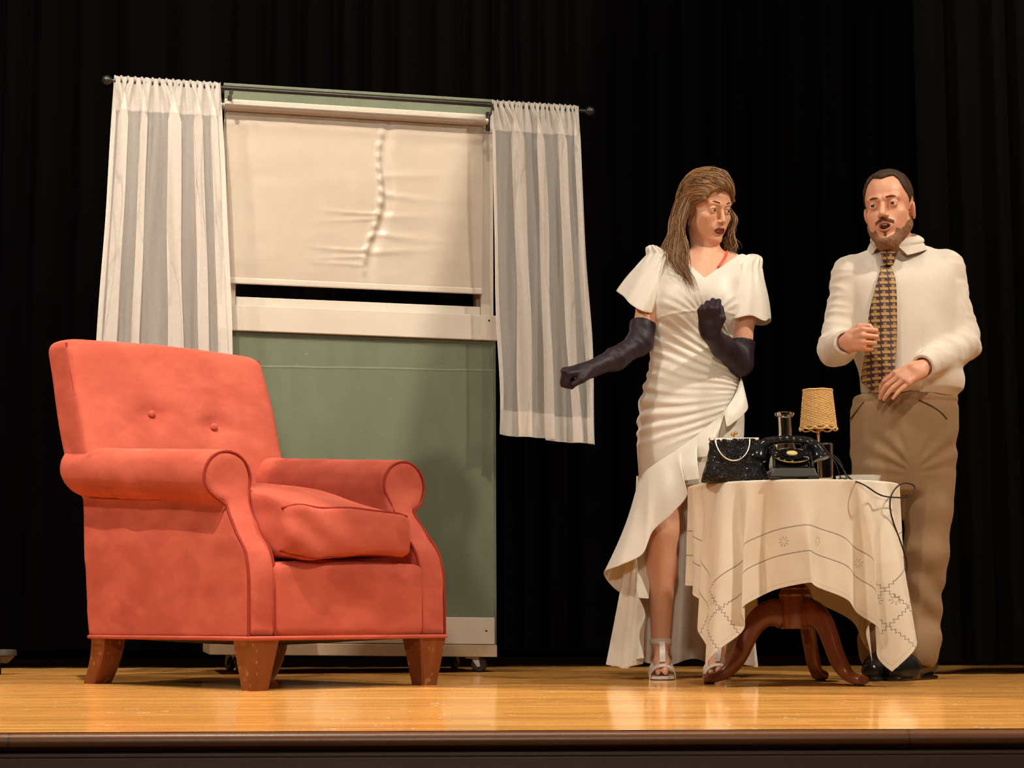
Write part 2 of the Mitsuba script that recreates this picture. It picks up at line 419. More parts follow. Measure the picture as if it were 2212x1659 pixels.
mat('m_hair_c', prin((0.13, 0.062, 0.026), 0.45, specular=0.35))
def f_manhair(p, n, uv): return mix((0.030, 0.017, 0.009), (0.060, 0.036, 0.020), noise(p.x * 380.0, p.y * 140.0, p.z * 200.0))
mat('m_hair_dark', prin(proc(f_manhair), 0.6, specular=0.25))
def f_beard(p, n, uv): return mix((0.15, 0.072, 0.040), (0.27, 0.14, 0.08), noise(p.x * 400.0, p.y * 400.0, p.z * 220.0))
mat('m_beard', prin(proc(f_beard), 0.8, specular=0.1))
def f_satin(p, n, uv): return mix((0.66, 0.625, 0.55), (0.71, 0.675, 0.60), fbm(p.x * 6.0, p.y * 6.0, p.z * 6.0, 2))
mat('m_satin', two(prin(proc(f_satin), 0.42, specular=0.4, sheen=0.3)))
mat('m_satin_inside', two(prin((0.56, 0.49, 0.39), 0.6, specular=0.2)))
def f_glove(p, n, uv): return mix((0.015, 0.008, 0.013), (0.029, 0.017, 0.026), fbm(p.x * 40.0, p.y * 40.0, p.z * 40.0, 2))
mat('m_glove', prin(proc(f_glove), 0.5, specular=0.28, sheen=0.1, sheen_tint=0.6))
mat('m_sandal', prin((0.66, 0.63, 0.56), 0.35, specular=0.45))
mat('m_coral', prin((0.65, 0.10, 0.06), 0.3, specular=0.5))
def f_shirt(p, n, uv): return mix((0.60, 0.535, 0.455), (0.66, 0.595, 0.515), fbm(p.x * 5.0, p.y * 5.0, p.z * 5.0, 3))
mat('m_shirt', two(prin(proc(f_shirt), 0.7, specular=0.2)))
def f_trouser(p, n, uv):
    w = noise(p.x * 900.0, p.y * 900.0, p.z * 900.0)
    c = mix((0.225, 0.140, 0.076), (0.315, 0.205, 0.118), 0.6 * fbm(p.x * 7.0, p.y * 7.0, p.z * 7.0, 2) + 0.4 * w)
    return c
mat('m_trouser', prin(proc(f_trouser), 0.85, specular=0.1, sheen=0.4))
mat('m_shoe', prin((0.010, 0.009, 0.008), 0.22, specular=0.6))
mat('m_belt', prin((0.010, 0.009, 0.008), 0.4))
def f_tie(p, n, uv):
    # woven blocks: rows of gold bars with dark notched shadows, offset from row to row
    v = uv.y / 0.0215; row = dr.floor(v); fv = v - row
    u = uv.x / 0.030 + 0.5 * (row - 2.0 * dr.floor(row / 2.0)) * 0.0; fu = u - dr.floor(u)
    skew = fu + 0.25 * (fv - 0.5)
    gold = smoothstep(0.10, 0.16, fv) * smoothstep(0.60, 0.54, fv) * smoothstep(0.04, 0.12, skew) * smoothstep(0.98, 0.90, skew)
    notch = smoothstep(0.52, 0.58, fv) * smoothstep(1.0, 0.94, fv) * smoothstep(0.30, 0.36, fu) * smoothstep(0.70, 0.62, fu)
    c = mix((0.052, 0.020, 0.022), (0.42, 0.255, 0.085), gold)
    c = mix(c, (0.36, 0.22, 0.085), 0.75 * notch)
    return c
mat('m_tie', two(prin(proc(f_tie), 0.45, specular=0.35, sheen=0.3)))
mat('m_trouser_dark', prin((0.06, 0.036, 0.02), 0.9, specular=0.1))
# ---------------------------------------------------------------- the stage itself
YF = P(1106, 1578, 1.0)[2] - EYE
Y_EDGE = EYE / (-YF)                      # depth at which the stage floor ends towards the house
FX0, FX1, FY1 = -7.0, 7.0, 10.4
fl = tri([[FX0, Y_EDGE, 0], [FX1, Y_EDGE, 0], [FX1, FY1, 0], [FX0, FY1, 0]], [[0, 1, 2, 3]])
obj('floor', fl, 'm_floor', kind='structure', label='glossy orange hardwood stage floor')
# rounded nosing board along the edge
prof = [(Y_EDGE + 0.03, -0.0012), (Y_EDGE - 0.012, -0.0012)]
for a in np.linspace(90, -35, 14):      # quarter round that turns in under the edge
    prof.append((Y_EDGE - 0.010 - 0.016 * math.cos(math.radians(a)), -0.0172 + 0.016 * math.sin(math.radians(a))))
prof += [(Y_EDGE - 0.006, -0.034), (Y_EDGE + 0.03, -0.034)]
pos = np.array([[[x, y, z] for x in np.linspace(FX0, FX1, 41)] for y, z in prof])
obj('trim_1', grid(pos), 'm_nose', smooth=40, kind='structure', label='rounded brown nosing along the stage edge')
obj('wall_front', rbox((FX0, Y_EDGE + 0.012, -1.4), (FX1, Y_EDGE + 0.09, -0.0345), 0.003), 'm_fascia', kind='structure', label='reddish brown boarded front of the stage')
zt = P(1106, 1632, Y_EDGE)[2]
obj('trim_2', rbox((FX0, Y_EDGE - 0.024, -1.3), (FX1, Y_EDGE + 0.0125, zt), 0.003), 'm_fascia', kind='structure', label='raised reddish board under the stage edge')
obj('wall_back', tri([[FX0, FY1, 0], [FX1, FY1, 0], [FX1, FY1, 6.5], [FX0, FY1, 6.5]], [[0, 1, 2, 3]]), 'm_dark', kind='structure', label='dark rear wall of the stage')

def drape(x0, y0, x1, y1, z0, z1, wave, amp, seed, jit=0.5):
    r = np.random.default_rng(seed)
    L = math.hypot(x1 - x0, y1 - y0); d = np.array([x1 - x0, y1 - y0]) / L; nrm = np.array([d[1], -d[0]])
    n = int(L / 0.012) + 1; s = np.linspace(0, L, n)
    ph = np.cumsum(1 + jit * (np.interp(s, np.linspace(0, L, 40), r.normal(0, 1, 40)))) * (L / n) / wave * 2 * np.pi
    am = amp * (0.75 + 0.5 * np.interp(s, np.linspace(0, L, 30), r.random(30)))
    rows = []
    for i, z in enumerate(np.linspace(z0, z1, 14)):
        t = i / 13
        off = am * (np.sin(ph) + 0.25 * np.sin(2.0 * ph + 1.0)) * (1.0 - 0.25 * t) + 0.01 * np.sin(s * 9 + t * 3)
        zz = np.full(n, z) + (0.006 * np.sin(s * 6.0) if i == 0 else 0)
        rows.append(np.stack([x0 + d[0] * s + nrm[0] * off, y0 + d[1] * s + nrm[1] * off, zz], 1))
    return grid(np.array(rows), flip=False)

o = thing('stage_curtain', 'wide black pleated velour curtain hanging across the back of the stage', 'curtain')
scene[o] = mikit.ply(drape(-4.2, 8.55, 3.6, 8.25, 0.075, 5.4, 0.16, 0.035, 3), 'm_drape', smooth=True)
o = thing('stage_curtain', 'charcoal pleated leg curtain hanging at the right behind the man in the tie', 'curtain')
xr = P(1995, 900, 7.15)[0]
scene[o] = mikit.ply(drape(xr, 7.15, xr + 1.5, 7.0, 0.045, 5.2, 0.13, 0.03, 5), 'm_drape_grey', smooth=True)
# the pale foot of some stage gear at the far left
o = thing('floor_lamp_foot', 'small pale rounded foot peeping out at the left edge before the black curtain', 'lamp foot')
c0 = P(8, 1412, 7.6)
s_ = mpp(1412, 7.6)
obj('cap', lathe([(0, 0.0), (26 * s_, 0.0), (27 * s_, 4 * s_), (25 * s_, 13 * s_), (0, 14 * s_)], 20, (c0[0] - 1 * s_, 7.6, c0[2])), prin((0.05, 0.042, 0.03), 0.6), o, smooth=40)
obj('bracket', lathe([(0, -16 * s_), (8 * s_, -16 * s_), (22 * s_, -1 * s_), (0, -1 * s_)], 20, (c0[0] - 1 * s_, 7.6, c0[2])), prin((0.07, 0.06, 0.045), 0.5), o, smooth=40)
obj('stem', lathe([(9 * s_, -c0[2] + 0.0), (8 * s_, -15 * s_), (0, -15 * s_)], 12, (c0[0] - 16 * s_, 7.6, c0[2])), 'm_dark', o, smooth=40)

# the barn door of the small spot: a plate one metre below its lens
S_ = np.array(SPOT)
e1, e2 = (S_ + 0.2 * (q - S_) for q in (P(1010, 300, 7.57), P(872, 1000, 7.6)))
ed = unit(e2 - e1); wd = unit(np.cross(ed, (e1 + e2) / 2 - S_)); wd = wd if wd[0] > 0 else -wd
q = [e1 - ed * 0.5, e2 + ed * 0.6, e2 + ed * 0.6 + wd * 0.9, e1 - ed * 0.5 + wd * 0.9]
obj('barn_door', sheet(np.array([[q[0], q[1]], [q[3], q[2]]]), 0.003), 'm_dark', 'stage_lamp_004')
# ---------------------------------------------------------------- armchair (local frame: x along its front, y to its back, z up)
def armchair():
    ch = thing('armchair', 'coral red suede armchair with rolled arms and wooden legs at the left of the stage', 'armchair')
    A = math.radians(41.0)
    near = P(548, 1487, 5.83)
    W, D, ZB = 0.745, 0.98, 0.150
    M = rotz(A, (0, 0, 0))
    M[:3, 3] = near - M[:3, :3] @ np.array([0.055, 0.05, 0.0]); M[2, 3] = 0
    put = lambda m: xf(m, M)
    AT = 0.10                                    # thickness of an arm's front panel
    yfront = pchip([0.0, ZB, 0.32, 0.40, 0.475, 0.55, 0.63, 0.90], [0.0, 0.0, 0.004, 0.022, 0.085, 0.145, 0.172, 0.176])
    rake = lambda z: D + np.interp(z, [0.1, 0.5, 0.75, 1.2], [-0.02, 0.045, 0.13, 0.30])   # rear surface
    ZR, RR, UP = 0.634, 0.083, 0.075                        # arm roll: height and radius
    def arm(side):
        # outline across the arm (x measured outward from the inner face)
        def fn(p):
            x = p[:, 0] if side < 0 else W - p[:, 0]      # 0 = outer face
            z = p[:, 2]
            zr = ZR + UP * (p[:, 1] - 0.17)
            lean = np.interp(z, [0.1, 0.45, 0.62], [0.0, 0.002, 0.02])
            slab = np.maximum(np.abs(x - lean - AT / 2) - AT / 2, np.maximum(z - zr, ZB + 0.003 - z))
            roll = np.sqrt(((x - 0.035) / 1.04) ** 2 + (z - zr) ** 2) - RR
            prof = sm(slab, roll, 0.012)
            yf = yfront(z) + 0.004
            yb = rake(z) - 0.006
            d = smax(prof, yf - p[:, 1], 0.03)
            d = smax(d, p[:, 1] - yb, 0.03)
            return d + 0.0022 * nz(p, 8.0, 2) + 0.0012 * nz(p, 22.0, 5)
        m = surf(fn, (-0.09, -0.03, 0.10), (W + 0.09, D + 0.22, 0.80), 0.0085)
        return m
    for side in (-1, 1):
        obj('arm', put(arm(side)), 'm_suede', ch, smooth=True)
    # front rail between the arms, and the deck under the cushion
    def rail(p):
        d = bx(p, (W / 2, 0.035 + 0.36, (ZB + 0.375) / 2 + 0.002), (W / 2 - AT + 0.012, 0.395, (0.375 - ZB) / 2), 0.028)
        return d - 0.006 * np.cos((p[:, 0] - W / 2) / 0.26 * 1.5) + 0.002 * nz(p, 9.0, 4)
    obj('front_rail', put(surf(rail, (0.04, -0.06, 0.12), (W - 0.04, 0.86, 0.42), 0.009)), 'm_suede', ch, smooth=True)
    # backrest: a raked, softly padded slab that spans the arms, with two button tufts
    bt = [(W * 0.34, 0.905), (W * 0.665, 0.875)]
    def yface(x, z):
        return rake(z) - 0.16 - 0.035 * np.sin(np.clip((z - 0.3) / 0.95, 0, 1) * np.pi) * (1 - 0.5 * ((x - W / 2) / (W / 2)) ** 2)
    def back(p):
        x, y, z = p.T
        yr = rake(z)
        wid = W / 2 + np.interp(z, [0.15, 0.60, 0.69, 0.74, 0.95, 1.15, 1.2], [-0.04, -0.035, -0.01, 0.022, 0.026, 0.020, 0.014])
        ztop = 1.155 + 0.012 * np.cos((x - W / 2) / (W / 2) * 1.4) + 0.035 * (y - rake(1.1) + 0.1)
        yf = yface(x, z)
        for bx_, bz_ in bt:
            yf = yf + 0.024 * np.exp(-((x - bx_) ** 2 + (z - bz_) ** 2) / 0.055 ** 2)
            yf = yf + 0.006 * np.exp(-(np.abs(z - bz_) / 0.02) ** 2 - (np.abs(x - bx_) / 0.10) ** 2)
        d = smax(np.abs(x - W / 2) - wid, np.maximum(y - yr, yf - y), 0.035)
        d = smax(d, z - ztop, 0.05)
        d = np.maximum(d, ZB + 0.003 - z)
        return (d + 0.003 * nz(p, 6.0, 8)) * 0.9
    obj('backrest', put(surf(back, (-0.11, D - 0.32, 0.10), (W + 0.11, D + 0.30, 1.24), 0.009)), 'm_suede', ch, smooth=True)
    for bx_, bz_ in bt:
        y = yface(bx_, bz_) + 0.020
        b = trimesh.creation.icosphere(3, 0.0135); b.vertices *= [1, 0.6, 1]
        obj('button', put(xf(b, trimesh.transformations.translation_matrix([bx_, y, bz_]))), 'm_suede', ch, smooth=True)
    # loose seat cushion: crowned, slumped to the near side
    def cush(p):
        q = p - np.array([0.342, 0.330, 0.462])
        c, s = math.cos(-0.02), math.sin(-0.02)
        x = q[:, 0] * c - q[:, 1] * s; y = q[:, 0] * s + q[:, 1] * c; z = q[:, 2]
        crown = 0.092 * np.clip(1 - (np.abs(x + 0.07) / 0.30) ** 2, 0, 1) * np.clip(1 - (np.abs(y) / 0.34) ** 2, 0, 1)
        z2 = z - 0.012 * np.sin(x * 9 + 0.6) - 0.16 * np.clip(-x - 0.05, 0, 1) * 0.35
        top = z2 - (0.072 - 0.05 * x + crown); bot = -0.070 - z2
        d = smax(np.abs(x) - 0.236 - 0.010 * np.cos(z / 0.07), np.abs(y + 0.012 * np.cos(x * 6)) - 0.345 - 0.018 * np.cos(z / 0.06), 0.05)
        d = smax(d, np.maximum(top, bot), 0.022)
        wr = 0.006 * np.sin((x + z * 1.4) * 38 + 1.0) * np.exp(-((x + 0.17) / 0.09) ** 2)
        return (d + 0.004 * nz(p, 9.0, 11) + wr) * 0.85
    cu = surf(cush, (0.04, -0.10, 0.34), (W - 0.04, 0.72, 0.68), 0.0075)
    obj('seat_cushion', put(cu), 'm_suede', ch, smooth=True)
    ck = f'{ch}__seat_cushion'
    def seam(top):
        xs = np.linspace(0.342 - 0.232, 0.342 + 0.236, 41)
        o = np.stack([xs, np.full(41, 0.07), 0.462 + (0.025 if top else -0.025) - 0.03 * (xs - 0.342)], 1)
        d = unit([0, -1, 0.62 if top else -0.52])
        lo_, hi_ = np.zeros(41), np.full(41, 0.25)
        for _ in range(22):
            m_ = (lo_ + hi_) / 2; ins = cush(o + d * m_[:, None]) < 0
            lo_ = np.where(ins, m_, lo_); hi_ = np.where(ins, hi_, m_)
        pts = o + d * lo_[:, None]
        for c in (1, 2): pts[:, c] = np.convolve(np.pad(pts[:, c], 2, 'edge'), np.ones(5) / 5, 'valid')
        return pts
    for top in (True, False):
        obj('piping', put(tube(seam(top), 0.0045, 8)), 'm_welt', ck, smooth=True)
    # piping: front panels of the arms, arm underside, bottom edge, back edge
    for side in (-1, 1):
        X = (lambda x: x) if side < 0 else (lambda x: W - x)
        ang = np.radians(np.linspace(-62, 232, 30))
        ring = [(0.035 + 1.04 * RR * math.sin(-math.pi / 2 + a + math.pi / 2) * -1, ZR + RR * math.cos(a)) for a in np.linspace(math.radians(-150), math.radians(112), 34)]
        outer = [(0.001, z) for z in np.linspace(ZB + 0.004, 0.56, 22)] + [(0.012, 0.585)]
        def seat_on(poly, out=0.003):
            return np.array([[X(x), float(yfront(z)) + 0.012 - out, z] for x, z in poly])
        R2 = RR - 0.004
        circ = [(0.035 - 1.04 * R2 * math.sin(a), ZR + R2 * math.cos(a)) for a in np.linspace(math.radians(150), math.radians(-118), 34)]
        path = [(float(np.interp(z, [0.1, 0.45, 0.62], [0.0, 0.002, 0.02])) + 0.004, z) for z in np.linspace(ZB + 0.004, ZR - 0.085, 26)] + circ + [(AT - 0.002, z) for z in np.linspace(ZR - 0.075, ZB + 0.004, 24)]
        pts = seat_on(path); pts[:, 1] += 0.001
        obj('piping', put(tube(pts, 0.0045, 7)), 'm_welt', ch, smooth=True)
        zc = ZR - 0.080
        pts = np.array([[X(0.0145), y, zc + UP * (y - 0.17) + 0.003 * math.sin(y * 5)] for y in np.linspace(0.16, float(rake(zc)) - 0.06, 20)])
        obj('piping', put(tube(pts, 0.004, 7)), 'm_welt', ch, smooth=True)
        # edge of the back, down its side
        zz = np.linspace(0.73, 1.14, 20)
        wd = np.interp(zz, [0.15, 0.5, 0.72, 0.95, 1.15, 1.2], [-0.012, 0.0, 0.022, 0.026, 0.020, 0.014])
        pts = np.array([[X(-w + 0.006), float(yface(X(-w), z)) + 0.022, z] for z, w in zip(zz, wd)])
        obj('piping', put(tube(catmull(pts, 50), 0.0045, 7)), 'm_welt', ch, smooth=True)
    e = 0.006
    base = [(-e, D - 0.05), (-e, 0.03), (0.012, -e), (W / 2, -e - 0.004), (W - 0.012, -e), (W + e, 0.03), (W + e, D - 0.05), (W - 0.02, D + 0.0), (0.02, D + 0.0)]
    bp = []
    for i in range(len(base)):
        a, b = np.array(base[i]), np.array(base[(i + 1) % len(base)])
        bp += [(*(a + (b - a) * t), ZB + 0.003) for t in np.linspace(0, 1, 8)[:-1]]
    obj('piping', put(tube(np.array(bp), 0.0062, 8, closed=True)), 'm_suede', ch, smooth=True)
    # sagging dust cover below
    g = np.array([[[x, y, ZB - 0.001 - 0.022 * math.sin(math.pi * (x / W)) * math.sin(math.pi * y / D)] for x in np.linspace(0.01, W - 0.01, 14)] for y in np.linspace(0.01, D - 0.03, 14)])
    obj('dust_cover', put(sheet(g, 0.002)), 'm_dustcover', ch, smooth=True)
    # legs: tapered square in front, swept back behind
    def taper(cx, cy, top, bot, off=(0, 0), sweep=0.0, n=7):
        rows = []
        for t in np.linspace(0, 1, n):
            h = (top + (bot - top) * t) / 2; z = ZB - 0.002 - t * (ZB - 0.002)
            ox, oy = off[0] * t, off[1] * t + sweep * t * t
            c = 0.006
            q = [(-h + c, -h), (h - c, -h), (h, -h + c), (h, h - c), (h - c, h), (-h + c, h), (-h, h - c), (-h, -h + c)]
            rows.append([[cx + ox + a, cy + oy + b, z] for a, b in q])
        rows = np.array(rows)
        g = grid(rows, closed_u=True, flip=True)
        nb = len(rows) * 8
        v = np.vstack([g.vertices, rows[-1].mean(0)[None]])
        k = np.arange(8)
        f = np.vstack([g.faces, np.stack([np.full(8, nb), nb - 8 + (k + 1) % 8, nb - 8 + k], 1)])
        return trimesh.Trimesh(v, f, process=False)
    obj('leg', put(taper(0.057, 0.050, 0.102, 0.060, (-0.002, 0.0))), 'm_chairleg', ch, smooth=25)
    obj('leg', put(taper(W - 0.057, 0.050, 0.102, 0.060, (0.002, 0.0))), 'm_chairleg', ch, smooth=25)
    obj('leg', put(taper(0.050, D - 0.075, 0.085, 0.070, (0, 0.012), 0.055)), 'm_chairleg', ch, smooth=25)
    obj('leg', put(taper(W - 0.050, D - 0.075, 0.085, 0.070, (0, 0.012), 0.055)), 'm_chairleg', ch, smooth=25)
    return ch
armchair()
# ---------------------------------------------------------------- the wheeled window flat (local: x along its width, y to the back, z up)
WY = 7.64
WA = math.radians(11.0)
w0 = P(1066, 1453, WY); w0[2] = 0
WW = 1.060
WM = rotz(WA); WM[:3, 3] = w0 - WM[:3, :3] @ np.array([WW, 0, 0])
SH = np.eye(4); SH[2, 0] = -0.016; SH[2, 3] = 0.016 * WW          # the set piece is racked: its left end stands a little higher
WMS = WM @ SH
def w_local(px, py, y=0.0):
    """Local (x, z) of the point of the flat's plane y = const seen at a pixel."""
    a = P(px, py, 1.0) - np.array([0, 0, EYE]); o = np.array([0, 0, EYE])
    Mi = np.linalg.inv(WMS)
    o2 = (Mi @ np.r_[o, 1])[:3]; d2 = Mi[:3, :3] @ a
    q = o2 + d2 * ((y - o2[1]) / d2[1])
    return q[0], q[2]
def window_flat():
    wf = thing('window_flat', 'green stage flat on casters with a white window frame and trim boards', 'stage flat')
    put = lambda m: xf(m, WMS)
    z_plat = w_local(1066, 1392)[1]; z_platb = w_local(1066, 1419)[1]
    z_tt, z_tb = w_local(1066, 683)[1], w_local(1066, 737)[1]          # sill board
    z_sl = w_local(1060, 660)[1]
    z_top = w_local(1064, 216)[1]
    z_g2 = w_local(1064, 248)[1]; 
    z_bt, z_bb = w_local(1063, 1334)[1], w_local(1063, 1392)[1]
    # lower panel, set off from the carcass behind it
    obj('panel', put(rbox((0.0, 0.0, z_platb + 0.045), (WW, 0.018, z_tt), 0.002)), 'm_greenpanel', wf)
    obj('carcass', put(rbox((0.012, 0.030, z_platb), (WW + 0.014, 0.105, z_tt - 0.004), 0.002)), 'm_green', wf)
    obj('gap_strip', put(rbox((0.01, 0.018, z_platb + 0.045), (WW - 0.002, 0.031, z_tt - 0.01), 0.001)), 'm_dark', wf, label='dark gap between panel and frame')
    obj('header', put(rbox((0.0, 0.004, z_g2), (WW, 0.022, z_top - 0.012), 0.002)), 'm_green', wf)
    obj('top_board', put(rbox((-0.004, -0.012, z_top - 0.012), (WW + 0.004, 0.105, z_top), 0.002)), 'm_green', wf)
    # window frame boards
    zc = z_g2
    obj('head_rail', put(rbox((0.0, -0.002, zc - 0.075), (WW, 0.020, zc), 0.003)), 'm_whitepaint', wf)
    sx = 0.052
    obj('stile', put(rbox((0.0, 0.0, z_tt + 0.001), (sx, 0.035, zc - 0.0755), 0.003)), 'm_whitepaint', wf)
    obj('stile', put(rbox((WW - sx, 0.0, z_tt + 0.001), (WW, 0.035, zc - 0.0755), 0.003)), 'm_whitepaint', wf)
    obj('bottom_rail', put(rbox((sx + .0005, 0.002, z_tt + 0.001), (WW - sx - .0005, 0.030, z_tt + 0.036), 0.003)), 'm_whitepaint', wf)
    xb, _ = w_local(1034, 648)
    obj('jamb', put(rbox((xb - 0.004, 0.031, z_tt + 0.03), (xb + 0.014, 0.10, zc - 0.08), 0.002)), 'm_ply', wf, label='raw plywood jamb')
    obj('jamb', put(rbox((sx - 0.014, 0.031, z_tt + 0.03), (sx + 0.004, 0.10, zc - 0.08), 0.002)), 'm_ply', wf, label='raw plywood jamb')
    sl = obj('sill_board', put(rbox((-0.016, -0.022, z_tb), (WW + 0.012, 0.0, z_tt), 0.003)), 'm_whitepaint', wf)
    bb = obj('baseboard', put(rbox((0.0, -0.020, z_bb), (WW - 0.002, 0.0, z_bt), 0.003)), 'm_whitepaint', wf)
    def screw(x, z, y, par):
        m = trimesh.creation.cylinder(0.004, 0.002, sections=10)
        m.apply_transform(trimesh.transformations.rotation_matrix(math.pi / 2, [1, 0, 0])); m.apply_translation([x, y, z])
        obj('screw', put(m), 'm_blackmetal', par)
    screw(WW - 0.022, (z_tb + z_tt) / 2 + 0.028, -0.0225, sl); screw(WW - 0.036, (z_bb + z_bt) / 2, -0.0205, bb)
    screw(0.03, (z_bb + z_bt) / 2, -0.0205, bb)
    # plywood platform with casters
    obj('platform', put(rbox((-0.03, -0.024, z_platb), (WW + 0.006, 0.62, z_plat - 0.002), 0.003)), 'm_ply', wf, label='raw plywood base')
    def caster(x, y, turn):
        Q = WM @ rotz(turn, (x, y, 0))
        top = (WMS @ np.array([x, y, z_platb, 1]))[2] - 0.0005
        ck = key_for('caster', wf)
        R = 0.031
        def fork(s):
            poly = Polygon([(-0.024, top - 0.006), (0.024, top - 0.006), (0.030, R - 0.008), (0.018, R - 0.011), (-0.004, R + 0.02), (-0.022, R + 0.028)])
            m = extrude(poly, 0.003)
            return xf(m, frame([1, 0, 0], [0, 0, 1], [0, -1, 0], [0, 0.017 * s + 0.0015, 0]))
        plate = rbox((-0.028, -0.024, top - 0.006), (0.028, 0.024, top), 0.001)
        scene[ck] = mikit.ply(xf(cat(plate, fork(-1), fork(1)), Q), 'm_steel')
        wp = [(0.0, -0.011), (R - 0.003, -0.011), (R, -0.007), (R, 0.007), (R - 0.003, 0.011), (0.0, 0.011)]
        w = xf(lathe(wp, 28), frame([1, 0, 0], [0, 0, 1], [0, -1, 0], [0.022, 0, R]))
        obj('wheel', xf(w, Q), 'm_rubber', ck, smooth=30)
        hp = [(0.0, -0.016), (0.007, -0.016), (0.007, 0.016), (0.0, 0.016)]
        obj('axle', xf(xf(lathe(hp, 12), frame([1, 0, 0], [0, 0, 1], [0, -1, 0], [0.022, 0, R])), Q), 'm_steel', ck, smooth=30)
    caster(0.085, 0.045, 1.2); caster(WW - 0.075, 0.045, -0.35); caster(0.085, 0.56, 1.9); caster(WW - 0.075, 0.56, 0.9)
    # roller blind
    rb = thing('roller_blind', 'cream roller blind with a torn crease, pulled down inside the window frame', 'blind')
    x0, _ = w_local(482, 300); x1, _ = w_local(1050, 300)
    zr = w_local(1050, 262, -0.035)[1]
    yr, rr = -0.036, 0.0185
    mkx = frame([0, 1, 0], [0, 0, 1], [1, 0, 0], [0, 0, 0])
    cyl = xf(lathe([(0, x0 + .006), (rr, x0 + .006), (rr, x1 - .006), (0, x1 - .006)], 28), mkx)
    obj('roller', xf(cyl, WMS @ trimesh.transformations.translation_matrix([0, yr, zr])), 'm_blind', rb, smooth=40)
    for x in (x0, x1):
        e = xf(lathe([(0, x - .006), (0.0145, x - .006), (0.0145, x + .005), (0, x + .005)], 20), mkx)
        obj('end_cap', xf(e, WMS @ trimesh.transformations.translation_matrix([0, yr, zr])), 'm_silver', rb, smooth=40)
        obj('bracket', put(rbox((x - 0.003 if x == x0 else x + .005, yr - 0.018, zr - 0.03), (x if x == x0 else x + .008, -0.0005, zr + 0.022), 0.001)), 'm_blackmetal', rb)
    zb = w_local(1040, 638)[1]
    hx1, hx0 = w_local(1040, 600)[0], w_local(500, 600)[0] - 0.012
    nx_, nz_ = 150, 130
    X, Z = np.meshgrid(np.linspace(0, 1, nx_), np.linspace(0, 1, nz_))
    zs = zr - 0.004 + (zb + 0.02 - zr) * Z
    xs = (x0 + 0.012) * (1 - Z) + (hx0 + 0.002) * Z; xe = (x1 - 0.012) * (1 - Z) + hx1 * Z
    xx = xs + (xe - xs) * X
    yy = yr + rr - 0.004 - 0.006 * Z
    # the crease: a ridge line wandering down the cloth, with pulls spreading from it
    cx = 0.615 - 0.02 * np.sin(Z * 9) - 0.10 * np.clip(Z - 0.12, 0, 1) + 0.03 * np.clip(Z - 0.6, 0, 1)
    d = (X - cx)
    amp = np.interp(Z, [0, 0.06, 0.2, 0.5, 0.75, 1], [0, 0.005, 0.008, 0.012, 0.010, 0.002])
    yy -= amp * np.exp(-(d / 0.012) ** 2) * (0.6 + 0.6 * np.sin(Z * 46) ** 2)
    yy += 0.9 * amp * np.exp(-((d - 0.02) / 0.022) ** 2)
    for zc_, w_, s_, a_ in ((0.56, 0.012, -1, .004), (0.62, 0.010, -1, .003), (0.78, 0.012, -1, .004), (0.85, .010, -1, .003), (0.33, .02, 1, .003), (0.47, 0.02, 1, .0035), (0.60, 0.02, 1, .003), (0.7, .02, 1, .004), (0.8, .018, 1, .004), (0.9, .012, -1, .003)):
        sidem = (d * s_ > 0) * np.exp(-(np.abs(d) / 0.19) ** 2)
        yy -= a_ * np.exp(-((Z - zc_ - 0.02 * np.sin(X * 7 + zc_ * 30)) / w_) ** 2) * sidem
    q = np.stack([X * 3.2, Z * 9.0, X * 0], -1)
    yy += 0.004 * (meshkit.fbm(q, 3, 5) - 0.5) * np.minimum(Z * 6, 1) + 0.003 * (meshkit.fbm(np.stack([X * 9, Z * 5, X * 0 + 3], -1), 3, 9) - 0.5)
    yy = np.minimum(yy, -0.006)
    obj('shade_cloth', put(sheet(np.stack([xx, yy, zs], -1), 0.001)), 'm_blind', rb, smooth=True)
    obj('hem_bar', put(rbox((hx0, -0.031, zb), (hx1, -0.018, zb + 0.024), 0.004)), 'm_whitepaint', rb)
    # curtain rod on brackets
    rod = thing('curtain_rod', 'thin black curtain rod with ball finials in front of the window frame', 'curtain rod')
    yo = -0.115
    zrod = w_local(1060, 232, yo)[1]
    xl, xr_ = w_local(243, 172, yo)[0], w_local(1268, 241, yo)[0]
    zl, zr2 = w_local(243, 171, yo)[1], w_local(1268, 241, yo)[1]
    rz = lambda x: zl + (zr2 - zl) * (x - xl) / (xr_ - xl)
    obj('rod', put(tube(np.array([[x, yo, rz(x)] for x in np.linspace(xl, xr_, 12)]), 0.0085, 12)), 'm_blackmetal', rod, smooth=40)
    for x in (xl, xr_):
        s = trimesh.creation.icosphere(3, 0.020); s.apply_translation([x + (0.016 if x == xr_ else -0.016), yo, rz(x)])
        f = obj('finial', put(s), 'm_blackmetal', rod, smooth=True)
    for x in (0.02, WW - 0.022):
        obj('bracket', put(cat(tube(np.array([[x, yo + 0.006, rz(x) - 0.012], [x, -0.001, rz(x) - 0.03]]), 0.005, 8), rbox((x - 0.008, -0.0125, rz(x) - 0.075), (x + 0.008, -0.0022, rz(x) + 0.0), 0.001), rbox((x - 0.007, yo - 0.01, rz(x) - 0.022), (x + 0.007, yo + 0.012, rz(x) - 0.0085), 0.001))), 'm_blackmetal', rod)
